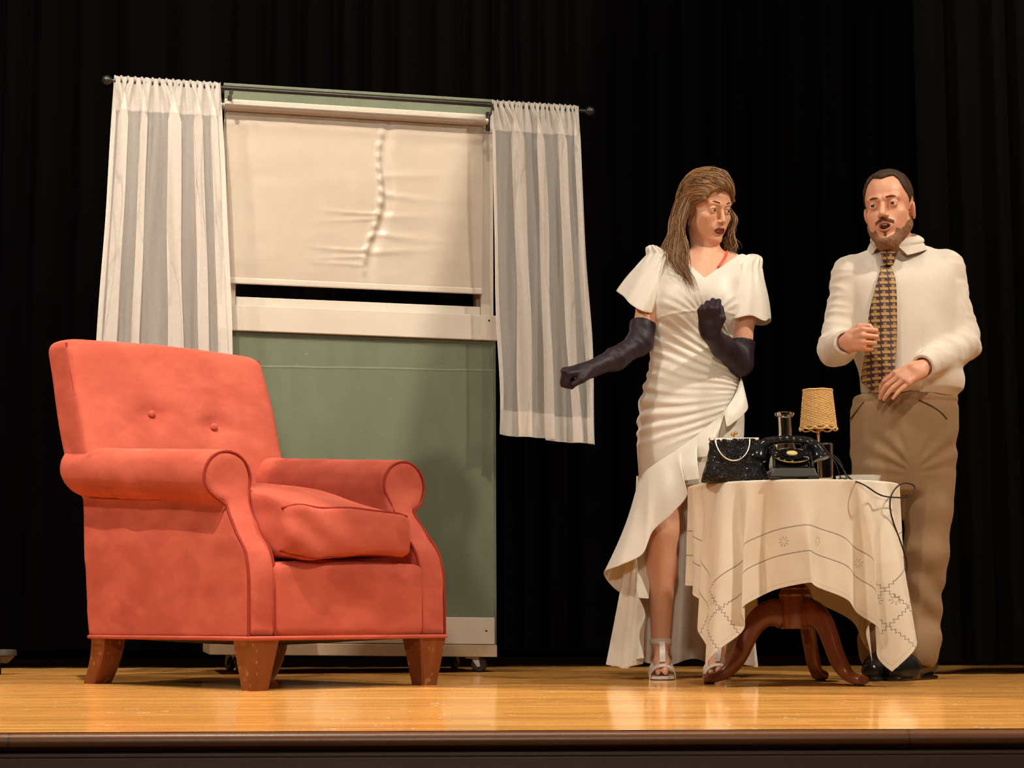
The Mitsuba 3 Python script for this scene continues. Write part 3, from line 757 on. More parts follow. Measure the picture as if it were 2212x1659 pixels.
    # sheer curtains gathered on the rod
    def sheer(xt0, xt1, xb0, xb1, zbot, knots, label, seed):
        """knots: (u, forward offset) control points of the folds; the gathers at the rod are finer."""
        ck = thing('sheer_curtain', label, 'curtain', None)
        r = np.random.default_rng(seed)
        n, m = 420, 110
        u = np.linspace(0, 1, n)
        ku = np.array([k[0] for k in knots]); kx = np.array([k[1] for k in knots]); ky = np.array([k[2] for k in knots])
        fx, fy = pchip(ku, kx), pchip(ku, ky)
        ph = r.uniform(0, 6, 8)
        rows = []
        zt = np.array([rz(xt0 + (xt1 - xt0) * a) for a in u])
        hd = 0.018
        for k in range(m):
            t = k / (m - 1)                       # 0 at the top
            e = np.clip((t - 0.015) / 0.10, 0, 1) ** 0.8
            # gathers
            g = np.sin(u * 2 * np.pi * 17 + 0.8 * np.sin(u * 21)) + 0.5 * np.sin(u * 2 * np.pi * 31 + 1)
            gather = (0.0045 + 0.006 * np.exp(-((t - 0.05) / 0.05) ** 2)) * (1 - 0.85 * e) * g
            grow = np.interp(t, [0, 0.06, 0.3, 1], [0.15, 0.55, 0.9, 1.15])
            uu = np.clip(u + 0.010 * np.sin(t * 5.0 + u * 23 + ph[3]) * e * np.sin(np.pi * u), 0, 1)
            base = u * (1 - 0.8 * e) + fx(uu) * 0.8 * e
            sway = 0.006 * np.sin(t * 5.5 + u * 7 + ph[0]) * t + 0.003 * np.sin(t * 14 + u * 15 + ph[1]) * t
            x = (xt0 + (xt1 - xt0) * base) * (1 - t) + (xb0 + (xb1 - xb0) * base) * t + sway
            y = yo - 0.0105 + gather - fy(uu) * grow * 0.75 + 0.006 * np.sin(u * 40 + t * 9 + ph[2]) * e + 0.004 * np.sin(u * 90 + t * 4) * e
            y = np.where(t < 0.03, yo - 0.0105 + gather * 0.8 - 0.3 * fy(u) * grow, y)
            z = (zt + hd) * (1 - t) + (zbot(u)) * t + (0.004 * g * (t < 0.02))
            rows.append(np.stack([x, y, z], 1))
        rows = np.array(rows)
        hh = int(m * 0.925); th = int(m * 0.095)
        # single layer, a doubled heading and a doubled hem; the fabric is one woven sheet in each
        obj('cloth', put(grid(rows[th:hh + 1])), 'm_voile', ck, smooth=True)
        obj('heading', put(grid(rows[:th + 1])), 'm_voile_hem', ck, smooth=True, label='doubled gathered heading')
        obj('hem', put(grid(rows[hh:])), 'm_voile_hem', ck, smooth=True, label='doubled bottom hem')
        e1 = rows[th:hh + 1, -9:] + np.array([0, -0.0015, 0])
        obj('side_hem', put(grid(e1)), 'm_voile_hem', ck, smooth=True, label='doubled side hem')
        e0 = rows[th:hh + 1, :9] + np.array([0, -0.0015, 0])
        obj('side_hem', put(grid(e0)), 'm_voile_hem', ck, smooth=True, label='doubled side hem')
    def folds(specs):
        """specs: (x position, kind, size) -> knots of an overlapping fold line."""
        k = [(0.0, 0.0, 0.0)]; u = 0.0
        raw = []
        x = 0.0
        for w, flat, dp in specs:
            # flat run, then a fold that turns forward, laps back over itself, and goes on
            raw += [(flat, 0.0), ]
            x += flat
        return k
    # each fold: start x, end x of the lapped zone (fractions of the curtain), forward depth
    def lapped(folds_, overlap=1.0):
        pts = [(0.0, 0.004)]
        for a, b, dp in folds_:
            pts += [(a, 0.0), (b, dp), (a + 0.12 * (b - a), dp * 0.55), (b + 0.06 * (b - a), 0.002)] if overlap else [(a, 0), ((a + b) / 2, dp), (b, 0)]
        pts.append((1.0, 0.006))
        pts = np.array(pts)
        s = np.r_[0, np.cumsum(np.hypot(np.diff(pts[:, 0]), np.diff(pts[:, 1]) * 0.8))]; s /= s[-1]
        return [(a, b, c) for a, (b, c) in zip(s, pts)]
    a0, _ = w_local(246, 300, yo); a1, _ = w_local(477, 300, yo)
    b0, _ = w_local(192, 900, yo - .02); b1, _ = w_local(516, 900, yo - .02)
    zb1 = w_local(400, 985, yo)[1]
    sheer(a0, a1, b0, b1, lambda u: zb1 + 0.01 * np.sin(u * 9), lapped([(0.02, 0.17, .03), (0.235, 0.335, .035), (0.47, 0.66, .045), (0.71, 0.84, .04), (0.86, 0.97, .02)]),
          'long white sheer curtain at the left end of the rod, hanging behind the armchair', 4)
    a0, _ = w_local(1064, 300, yo); a1, _ = w_local(1252, 300, yo)
    b0, _ = w_local(1077, 950, yo - .02); b1, _ = w_local(1286, 950, yo - .02)
    zA, zB = w_local(1080, 938, yo - .02)[1], w_local(1283, 962, yo - .02)[1]
    sheer(a0, a1, b0, b1, lambda u: zA + (zB - zA) * u - 0.004 * np.sin(u * 12), lapped([(0.16, 0.38, .05), (0.46, 0.60, .04), (0.70, 0.86, .045), (0.90, 0.985, .015)]),
          'short white sheer curtain at the right end of the rod, beside the gloved hand', 6)
window_flat()
# ---------------------------------------------------------------- pedestal table, its cloth and what stands on it
TY = 6.22
tc = P(1716, 1300, TY); TX = tc[0]
TR = 0.325
ZT = P(1716, 1036, TY - TR - 0.012)[2] - 0.004        # top of the table board
MP = mpp(1040, TY)
def pedestal_table():
    t = thing('pedestal_table', 'dark red mahogany tripod pedestal table with cabriole legs under the tablecloth', 'table')
    mv = lambda m: xf(m, trimesh.transformations.translation_matrix([TX, TY, 0]))
    obj('tabletop', mv(lathe([(0, ZT - 0.026), (TR - 0.02, ZT - 0.026), (TR - 0.004, ZT - 0.018), (TR, ZT - 0.010), (TR - 0.003, ZT - 0.003), (TR - 0.012, ZT), (0, ZT)], 64)), 'm_tablewood', t, smooth=35)
    zz = lambda py: P(1716, py, TY)[2]
    pr = [(0.0, zz(1361)), (0.046, zz(1361)), (0.049, zz(1357)), (0.050, zz(1330)), (0.049, zz(1292)), (0.051, zz(1290)), (0.0515, zz(1286)), (0.049, zz(1284)), (0.048, zz(1280)), (0.044, zz(1276)),
          (0.0445, zz(1273)), (0.036, zz(1268)), (0.029, zz(1262)), (0.0275, zz(1258)), (0.032, zz(1253)), (0.037, zz(1250)), (0.037, zz(1247)), (0.042, zz(1244)), (0.046, zz(1238)), (0.040, zz(1225)), (0.030, zz(1200)), (0.026, zz(1150)), (0.034, zz(1080)), (0.06, ZT - 0.03), (0.0, ZT - 0.028)]
    obj('column', mv(lathe(pr, 40)), 'm_tablewood', t, smooth=35)
    z0 = 1474
    ctr = catmull(np.array([[0.034, 0.213, 0.046, .020], [0.068, 0.222, 0.043, .021], [0.105, 0.210, 0.037, .022], [0.140, 0.172, 0.032, .022], [0.170, 0.110, 0.028, .021], [0.205, 0.055, 0.024, .020], [0.245, 0.026, 0.0165, .021], [0.278, 0.0195, 0.0155, .027], [0.295, 0.0185, 0.012, .022]]), 44)
    for az in (-56, 182, 66):
        a = math.radians(az)
        d = np.array([math.cos(a), math.sin(a), 0]); s = np.array([-d[1], d[0], 0])
        rows = []
        tg = np.gradient(ctr[:, :2], axis=0); tg /= np.linalg.norm(tg, axis=1, keepdims=True)
        for i, (r, z, hh, hw) in enumerate(ctr):
            c = d * r + np.array([0, 0, z]); n = d * -tg[i, 1] + np.array([0, 0, tg[i, 0]])
            ring = []
            for th in np.linspace(0, 2 * np.pi, 16, endpoint=False):
                cx, sx = math.cos(th), math.sin(th)
                e = 0.72
                ring.append(c + s * hw * np.sign(cx) * abs(cx)**e + n * hh * np.sign(sx) * abs(sx)**e)
            rows.append(ring)
        rows = np.array(rows)
        rows[..., 2] = np.maximum(rows[..., 2], 0.0065)
        m = grid(rows, closed_u=True)
        n0 = len(m.vertices); k = np.arange(16)
        m = trimesh.Trimesh(np.vstack([m.vertices, rows[-1].mean(0)[None]]), np.vstack([m.faces, np.stack([np.full(16, n0), n0 - 16 + (k + 1) % 16, n0 - 16 + k], 1)[:, ::-1]]), process=False)
        if m.volume < 0: m.invert()
        lk = obj('leg', mv(m), 'm_tablewood', t, smooth=50)
        p = d * 0.277
        obj('foot_pad', mv(lathe([(0, 0.0), (0.017, 0.0), (0.018, 0.003), (0.016, 0.0075), (0, 0.0075)], 18, (p[0], p[1], 0))), 'm_blackmetal', lk, smooth=30)

    # the square cloth, draped: flat on the top, falling in folds from its rim
    S = 0.64; n = 241
    g = np.linspace(-S, S, n); U, V = np.meshgrid(g, g)
    rot = math.radians(-4)
    rho = np.hypot(U, V); phi = np.arctan2(V, U)
    rim = TR + 0.004
    h = np.maximum(rho - rim, 0)
    pw = phi + rot
    def vall(c, w): 
        dd = (np.degrees(pw) - c + 180) % 360 - 180
        return np.exp(-(dd / w) ** 2)
    inn = sum(a * vall(c, w) for c, w, a in ((-114, 6.5, .34), (-66, 6.0, .30), (-144, 5.0, .20), (-128, 4.0, .14), (-36, 4.5, .22), (-52, 4.0, .15), (-24, 6, .28), (-158, 6, .30), (-176, 6, .28), (-6, 6, .28), (12, 6, .3), (30, 5, .25), (48, 5, .25), (66, 6, .34), (90, 5, .15), (114, 6, .34), (135, 5, .2), (150, 5, .25), (168, 6, .3)))
    ridge = sum(a * vall(c, w) for c, w, a in ((-90, 14, .07), (-136, 5, .20), (-120, 5, .13), (-151, 6, .15), (-44, 5, .24), (-59, 5, .13), (-30, 5, .14), (45, 8, .2), (135, 8, .2), (180, 8, .12), (0, 8, .12), (90, 10, .1)))
    rr = rim + 0.004 + h * (0.045 + 0.42 * ridge) - (1 - np.exp(-h / 0.20)) * 0.25 * inn + (1 - np.exp(-h / 0.25)) * 0.016 * np.sin(pw * 15 + 0.6)
    cd = (np.degrees(pw) + 180) % 360 - 180
    sg = lambda v: 1 / (1 + np.exp(-np.clip(v, -40, 40)))
    stepf = (sg((-113 - cd) / 1.3) * sg((cd + 150) / 6) + sg((cd + 63) / 1.3) * sg((-24 - cd) / 6))
    rr = rr + 0.034 * (1 - np.exp(-h / 0.12)) * stepf * np.where(cd < 0, 1, 0)
    rr = np.maximum(rr, 0.17 + 0.1 * np.exp(-h * 3))
    rr = np.where(h > 0, np.minimum(rr, rim + h), rho)
    slope = np.where(h > 0, (rr - rim) / np.maximum(h, 1e-6), 0)
    edge = 0.012
    z = -h * np.sqrt(np.clip(1 - 0.5 * slope ** 2, 0.4, 1))
    soft = np.clip(h / edge, 0, 1)
    z = z * soft + (-0.5 * h) * (1 - soft)
    # folds lean sideways a little, as cloth does
    ph2 = pw + 0.075 * np.sin(pw * 11 + 1.6) * np.clip(h / 0.25, 0, 1)
    q = np.stack([U * 5, V * 5, U * 0], -1)
    bump = 0.006 * (meshkit.fbm(q, 3, 3) - 0.5)
    rr = rr + bump * np.clip(h * 8, 0, 1)
    X = TX + rr * np.cos(ph2); Y = TY + rr * np.sin(ph2); Z = ZT + 0.0025 + z + np.where(h > 0, 0, 0.0)
    Z = np.maximum(Z, 0.012)
    pos = np.stack([X, Y, Z], -1)
    m = grid(pos)
    if m.face_normals[m.triangles_center[:, 2] > ZT][:, 2].mean() < 0: m.invert()
    c = thing('tablecloth', 'cream linen tablecloth with dark drawn-thread borders draped over the round table', 'tablecloth')
    scene[c] = mikit.ply(m, 'm_linen', smooth=True, uv=np.stack([U, V], -1).reshape(-1, 2))
pedestal_table()
ZC = ZT + 0.0035                         # top of the cloth

def telephone():
    t = thing('telephone', 'old black rotary dial telephone at the front edge of the tablecloth', 'telephone')
    Y0 = TY - TR + 0.006
    c = P(1715.5, 1036, Y0); s = mpp(1010, Y0)
    mv = lambda m: xf(m, trimesh.transformations.translation_matrix([c[0], Y0, ZC]) @ np.diag([1.0, 1.0, 0.84, 1.0]))
    bw = 52 * s; dep = 0.185
    # base tray on four feet
    for fx in (-1, 1):
        for fy in (0.016, dep - 0.02):
            obj('foot', mv(rbox((fx * (bw - 0.015) - 0.017, fy - 0.016, 0.0), (fx * (bw - 0.015) + 0.017, fy + 0.016, 0.009), 0.002)), 'm_rubber', t, smooth=30)
    base = m3.Manifold.batch_hull([m3.Manifold.sphere(0.004, 10).translate([x, y, z]) for x, y, z in
        [(sx * (bw - 0.006), yy, 0.0132) for sx in (-1, 1) for yy in (0.004, dep)] + [(sx * (bw - 0.012), yy, 0.036) for sx in (-1, 1) for yy in (0.010, dep - .006)]])
    bm = base.to_mesh(); bm = trimesh.Trimesh(bm.vert_properties[:, :3], bm.tri_verts, process=False)
    obj('base', mv(bm), 'm_phonegrey', t, smooth=40, label='dull grey skirt of the base')
    # body: widens at the bottom, domed shoulders, slopes back
    def body(p):
        x, y, z = p.T
        zt = (z - 0.036) / 0.085
        wid = 41 * s - 0.010 * np.clip(zt, 0, 1) ** 2
        front = 0.012 + 0.105 * np.clip(zt, 0, 1.2) ** 1.3
        backp = dep - 0.008 - 0.018 * np.clip(zt, 0, 1)
        d = smax(np.abs(x) - wid, np.maximum(front - y, y - backp), 0.02)
        d = smax(d, np.maximum(z - 0.112, 0.034 - z), 0.028)
        return d * 0.85
    obj('body', mv(surf(body, (-0.10, -0.01, 0.02), (0.10, 0.20, 0.135), 0.0032)), 'm_bakelite', t, smooth=True)
    # side rims / cradle prongs
    for sx in (-1, 1):
        x = sx * 37 * s
        pts = catmull(np.array([[x + sx * 0.006, 0.012, 0.036], [x + sx * .006, 0.022, 0.064], [x + sx * .004, 0.048, 0.090], [x + sx * 0.000, 0.078, 0.106], [x - sx * 0.008, 0.112, 0.115]]), 20)
        obj('rim', mv(tube(pts, 0.0045, 8)), 'm_bakelite', t, smooth=True)
        for yy in (0.088, 0.148):
            obj('cradle_prong', mv(cat(tube(np.array([[sx * 0.047, yy, 0.105], [sx * 0.047, yy, 0.122], [sx * 0.050, yy, 0.134]]), [0.008, 0.0065, 0.005], 10))), 'm_bakelite', t, smooth=True)
    # dial, tilted with the sloping front
    cd = np.array([0.001, 0.057, 0.086]); nd = unit([0, -0.52, 0.85]); ux = np.array([1.0, 0, 0]); uy = np.cross(nd, ux)
    DM = frame(ux, uy, nd, cd)
    dk = obj('dial', mv(xf(lathe([(0, 0.0), (0.056, 0.0), (0.058, 0.002), (0.057, 0.006), (0, 0.006)], 40), DM)), 'm_bakelite', t, smooth=35)
    obj('rim', mv(xf(tube(np.array([[0.0575 * math.cos(a), 0.0575 * math.sin(a), 0.006] for a in np.linspace(0, 2 * np.pi, 48, endpoint=False)]), 0.0016, 6, closed=True), DM)), 'm_brass', dk, smooth=True)
    # finger wheel with ten holes
    wheel = m3.CrossSection.circle(0.0440, 48)
    for k in range(10):
        a = math.radians(20 + k * 27)
        wheel = wheel - m3.CrossSection.circle(0.0068, 16).translate([0.0335 * math.cos(a), 0.0335 * math.sin(a)])
    w = wheel.extrude(0.002).to_mesh(); w = trimesh.Trimesh(w.vert_properties[:, :3], w.tri_verts, process=False); w.apply_translation([0, 0, 0.0115])
    obj('finger_wheel', mv(xf(w, DM)), 'm_bakelite', dk)
    obj('hub', mv(xf(lathe([(0.0, 0.006), (0.012, 0.006), (0.012, 0.0135), (0.017, 0.0137), (0.016, 0.0165), (0, 0.0175)], 28), DM)), 'm_gold_print', dk, smooth=35, label='yellowed paper disc at the centre')
    st = tube(np.array([[0.032, -0.032, 0.0145], [0.044, -0.038, 0.016], [0.046, -0.040, 0.010]]), 0.0016, 6)
    obj('finger_stop', mv(xf(st, DM)), 'm_silver', dk, smooth=True)
    for k in range(10):
        a = math.radians(20 + k * 27)
        tm = meshkit.text_mesh(str((k + 1) % 10), 0.0085, 0.0006)
        tm.apply_translation([-0.0025, -0.004, 0.0062])
        tm.apply_transform(rotz(0, (0.0505 * math.cos(a), 0.0505 * math.sin(a), 0)))
        obj('digit', mv(xf(tm, DM)), 'm_gold_print', dk)
    # handset lying across the cradle
    hz = 0.138
    hl = 0.092
    arc = catmull(np.array([[-hl, 0.118, hz - 0.020], [-0.070, 0.118, hz + 0.004], [-0.035, 0.118, hz + 0.0145], [0, 0.118, hz + 0.017], [0.035, 0.118, hz + 0.0145], [0.070, 0.118, hz + 0.003], [hl, 0.118, hz - 0.022]]), 41)
    def hs(p):
        d = None
        for i in range(0, 40, 4):
            r0, r1 = [0.0135 + 0.005 * min(1, abs(arc[j, 0]) / hl) ** 2 for j in (i, i + 4)]
            e = rc(p, arc[i], arc[i + 4], r0, r1); d = e if d is None else sm(d, e, 0.006)
        for sx in (-1, 1):
            a = np.array([sx * (hl - 0.006), 0.118, hz - 0.016]); b = a + np.array([sx * 0.012, -0.006, -0.034])
            ax = unit(b - a); q = p - a; tt = q @ ax; rr_ = np.linalg.norm(q - tt[:, None] * ax, axis=1)
            cup = smax(rr_ - (0.019 + 0.34 * np.clip(tt, 0, .032)), np.maximum(-tt - 0.006, tt - 0.040), 0.008)
            d = sm(d, cup, 0.016)
        return d
    hk = obj('handset', mv(surf(hs, (-0.16, 0.06, 0.06), (0.16, 0.175, 0.175), 0.0034)), 'm_bakelite', t, smooth=True)
    for sx in (-1, 1):
        a = np.array([sx * (hl - 0.006), 0.118, hz - 0.016]); b = a + np.array([sx * 0.012, -0.006, -0.034]); ax = unit(b - a)
        e1 = unit(np.cross(ax, [0, 1, 0])); FM = frame(e1, np.cross(ax, e1), ax, a)
        obj('cup_ring', mv(xf(lathe([(0.0, 0.030), (0.0300, 0.030), (0.0315, 0.033), (0.0310, 0.0415), (0.027, 0.0445), (0, 0.0425)], 28), FM)), 'm_bakelite', hk, smooth=35)
    return c, Y0, s
pc, PY0, ps = telephone()

def handbag():
    b = thing('handbag', 'black beaded evening bag with a silver frame and loop handle standing beside the telephone', 'handbag')
    Y0 = TY - 0.20
    c = P(1586, 1031, Y0); s = mpp(990, Y0)
    H = 96 * s
    mv = lambda m: xf(m, trimesh.transformations.translation_matrix([c[0], Y0, ZC]))
    def wid(t): return np.interp(t, [0, 0.12, 0.4, 0.75, 1.0], [70, 68, 58, 53, 53]) * s
    def fn(p):
        t = np.clip(p[:, 2] / H, 0, 1)
        dpt = np.interp(t, [0, 0.15, 0.6, 1.0], [0.034, 0.040, 0.026, 0.010])
        d = smax(np.abs(p[:, 0]) - wid(t), np.abs(p[:, 1]) - dpt, 0.018)
        d = smax(d, np.maximum(p[:, 2] - H + 0.006, -p[:, 2] + 0.001), 0.008)
        return (d + 0.0022 * nz(p, 70.0, 3)) * 0.8
    body = surf(fn, (-0.13, -0.06, -0.006), (0.13, 0.06, 0.15), 0.0045)
    obj('pouch', mv(body), 'm_beadcloth', b, smooth=True)
    # beads: little faceted octahedra scattered over the pouch
    r = np.random.default_rng(5)
    pts, fi = trimesh.sample.sample_surface(body, 3600, seed=5)
    nn = body.face_normals[fi]
    o = trimesh.creation.icosahedron()
    vs, fs = [], []
    for i, (q, n_) in enumerate(zip(pts, nn)):
        e = unit(np.cross(n_, r.normal(size=3))); B = np.stack([e, np.cross(n_, e), n_])
        vs.append((o.vertices * np.array([0.0042, 0.0021, 0.0021]) * r.uniform(0.7, 1.25)) @ B + q + n_ * 0.0012); fs.append(o.faces + 12 * i)
    obj('beading', mv(trimesh.Trimesh(np.vstack(vs), np.vstack(fs), process=False)), 'm_bead', b, kind='stuff', label='glittering black beads')
    w = 53 * s
    fr = obj('frame', mv(rbox((-w - 0.002, -0.009, H - 0.010), (w + 0.002, 0.009, H), 0.003)), 'm_silver', b, label='silver clasp frame')
    knob = [xf(trimesh.creation.icosphere(2, 0.0055), trimesh.transformations.translation_matrix([x, -0.002, H + 0.010 + z])) for x, z in ((-0.004, 0.0), (0.006, 0.004))]
    post = tube(np.array([[0, 0, H - 0.002], [0, 0, H + 0.008]]), 0.003, 8)
    obj('clasp', mv(cat(knob, post)), 'm_brass', b, smooth=True)
    for x in np.linspace(-w + 0.008, w - 0.008, 11):
        m = trimesh.creation.icosahedron(); m.vertices = m.vertices * [0.004, 0.002, 0.005] + [x, -0.0105, H - 0.007 - 0.004 * (1 - abs(x) / w)]
        obj('bead', mv(m), 'm_silver', fr)
    a = np.linspace(0, np.pi, 40)
    hx = 37 * s
    pts = np.stack([-4 * s + hx * np.cos(a), -0.012 - 0.030 * np.sin(a), H - 0.006 - 48 * s * np.sin(a)], 1)
    obj('handle', mv(tube(pts, 0.0030, 9)), 'm_silver', b, smooth=True, label='silver loop handle hanging forward')
handbag()

def decanter():
    k = thing('decanter', 'clear glass decanter with a flanged neck rising behind the telephone', 'decanter')
    Y0 = TY + 0.06
    c = P(1697, 1031, Y0); s = mpp(930, Y0)
    z = lambda py: P(1697, py, Y0)[2] - ZC
    out = [(0.0, 0.0), (0.044, 0.0), (0.050, 0.004), (0.052, 0.03), (0.051, 0.06), (0.044, 0.078), (0.028, z(950) ), (0.0215, z(944)), (14.5 * s, z(936)), (14 * s, z(915)), (14.5 * s, z(904)), (20.5 * s, z(901)), (21.5 * s, z(898)), (21 * s, z(894.5)), (17 * s, z(893))]
    inn = [(12.5 * s, z(894)), (10.5 * s, z(905)), (10 * s, z(935)), (0.0155, z(944)), (0.023, z(951)), (0.040, 0.072), (0.046, 0.058), (0.047, 0.03), (0.045, 0.010), (0.0, 0.008)]
    scene[k] = mikit.ply(lathe(out + inn, 40, (c[0], Y0, ZC)), 'm_glass', smooth=40)
decanter()

def tumbler():
    k = thing('glass_tumbler', 'clear drinking glass half hidden behind the telephone handset', 'glass')
    Y0 = TY - 0.11
    c = P(1782, 1031, Y0); s = mpp(1000, Y0)
    z = lambda py: P(1782, py, Y0)[2] - ZC
    H = z(961)
    ro, rb = 18 * s, 15.5 * s
    scene[k] = mikit.ply(lathe([(0, 0), (rb, 0), (rb + .001, 0.002), (ro, H - .001), (ro - .001, H), (ro - .0025, H - .001), (rb - .001, 0.018), (rb - .004, 0.015), (0, 0.014)], 36, (c[0], Y0, ZC)), 'm_glass', smooth=40)
tumbler()

def bowl():
    k = thing('bowl', 'white bowl at the right rear of the tablecloth', 'bowl')
    Y0 = TY + 0.07
    c = P(1853, 1031, Y0); s = mpp(1020, Y0)
    H = 21 * s + 0.004
    R = 49 * s
    scene[k] = mikit.ply(lathe([(0, 0), (R * 0.62, 0), (R * 0.66, 0.003), (R * 0.90, H * 0.5), (R * 0.985, H - 0.002), (R, H), (R * .975, H), (R * 0.87, H * .5), (R * 0.62, 0.006), (0, 0.005)], 48, (c[0], Y0, ZC)), 'm_porcelain', smooth=45)
bowl()

def table_lamp():
    k = thing('table_lamp', 'small table lamp with a brass stem and a tapered wicker shade', 'lamp')
    Y0 = TY + 0.0
    c = P(1769.5, 1031, Y0); s = mpp(900, Y0)
    z = lambda py: P(1770, py, Y0)[2]
    o = (c[0], Y0, 0)
    obj('base', lathe([(0, ZC), (0.040, ZC), (0.041, ZC + .004), (0.038, ZC + .009), (0.012, ZC + .012), (0.006, ZC + .02), (0, ZC + .02)], 36, o), 'm_brass', k, smooth=35)
    obj('stem', lathe([(0.0052, ZC + .01), (0.0052, z(860)), (0.0, z(860))], 16, o), 'm_brass', k, smooth=35)
    z0, z1 = z(925), z(846)
    r0, r1 = 38.5 * s, 30.5 * s
    # woven shade: horizontal strands in and out of uprights
    n = 120; N = 31
    weft = []
    th = np.linspace(0, 2 * np.pi, n, endpoint=False)
    for i in range(N):
        t = i / (N - 1); r = r0 + (r1 - r0) * t; zz = z0 + (z1 - z0) * t
        w = 0.0012 * np.cos(th * 15 + (i % 2) * np.pi)
        if i in (N - 1,): w = w * 0 + 0.001
        pts = np.stack([o[0] + (r + w) * np.cos(th), o[1] + (r + w) * np.sin(th), np.full(n, zz) + 0.0004 * np.sin(th * 7 + i)], 1)
        weft.append(tube(pts, 0.00205 if i < N - 1 else 0.0034, 6, closed=True))
    sh = obj('shade', cat(weft), 'm_wicker', k, smooth=True)
    ups = []
    for a in np.linspace(0, 2 * np.pi, 30, endpoint=False):
        ups.append(tube(np.array([[o[0] + r0 * math.cos(a), o[1] + r0 * math.sin(a), z0], [o[0] + r1 * math.cos(a), o[1] + r1 * math.sin(a), z1]]), 0.0014, 6))
    obj('upright', cat(ups), 'm_wicker', sh, smooth=True, label='upright canes of the weave')
    th = np.linspace(0, 2 * np.pi, 200, endpoint=False)
    for k2 in range(2):
        sc = np.abs(np.sin(th * 4.5 * 2 / 2 + k2 * 0.5))
        pts = np.stack([o[0] + (r0 + 0.003) * np.cos(th), o[1] + (r0 + 0.003) * np.sin(th), z0 - 0.002 - 0.0085 * np.abs(np.sin(th * 5 + k2 * 0.35)) ** 0.8], 1)
        obj('scallop', tube(pts, 0.0021, 6, closed=True), 'm_wicker', sh, smooth=True)
    bulb = trimesh.creation.icosphere(3, 0.018); bulb.vertices = bulb.vertices * [1, 1, 1.3] + [o[0], o[1], z(880)]
    obj('bulb', bulb, 'm_porcelain', k, smooth=True)
    spider = [tube(np.array([[o[0] + r1 * .98 * math.cos(a), o[1] + r1 * .98 * math.sin(a), z1 - .003], [o[0], o[1], z(861)]]), 0.0012, 6) for a in (0.3, 2.4, 4.5)]
    obj('spider', cat(spider), 'm_brass', k, smooth=True)
table_lamp()

def cords():
    k = 'telephone'
    hx = pc[0] + 0.108
    rt = TR + 0.02
    h0 = np.array([hx, PY0 + 0.105, ZC + 0.088])
    p = lambda px, py, Y: P(px, py, Y)
    def on(px, Y): return np.array([P(px, 1031, Y)[0], Y, ZC + 0.004])
    main = [h0, p(1812, 1004, TY - 0.22), on(1832, TY - 0.255) + [0, 0, .006], p(1868, 1052, TY - 0.325), p(1905, 1074, TY - 0.295), p(1938, 1078, TY - 0.28), p(1968, 1071, TY - 0.25), p(1975, 1056, TY - 0.24), p(1958, 1047, TY - 0.25), p(1936, 1056, TY - 0.27), p(1922, 1082, TY - 0.29), p(1923, 1110, TY - 0.285), p(1935, 1150, TY - 0.275), p(1950, 1192, TY - 0.255), p(1957, 1225, TY - 0.245), p(1940, 1253, TY - 0.28)]
    obj('cord', tube(catmull(np.array(main), 160), 0.0024, 7), 'm_cord', k, smooth=True)
    for px in (1816, 1828):
        pts = [h0 + [-0.004, -0.004, -0.006], p(px - 9, 1010, TY - 0.235), on(px, TY - 0.22), on(px + 10, TY - 0.12), on(px - 20, TY)]
        obj('cord', tube(catmull(np.array(pts), 60), 0.0018, 6), 'm_cord', k, smooth=True)
cords()
# ---------------------------------------------------------------- people: shared anatomy
def ring_between(xs, zs):
    return pchip(xs, zs)

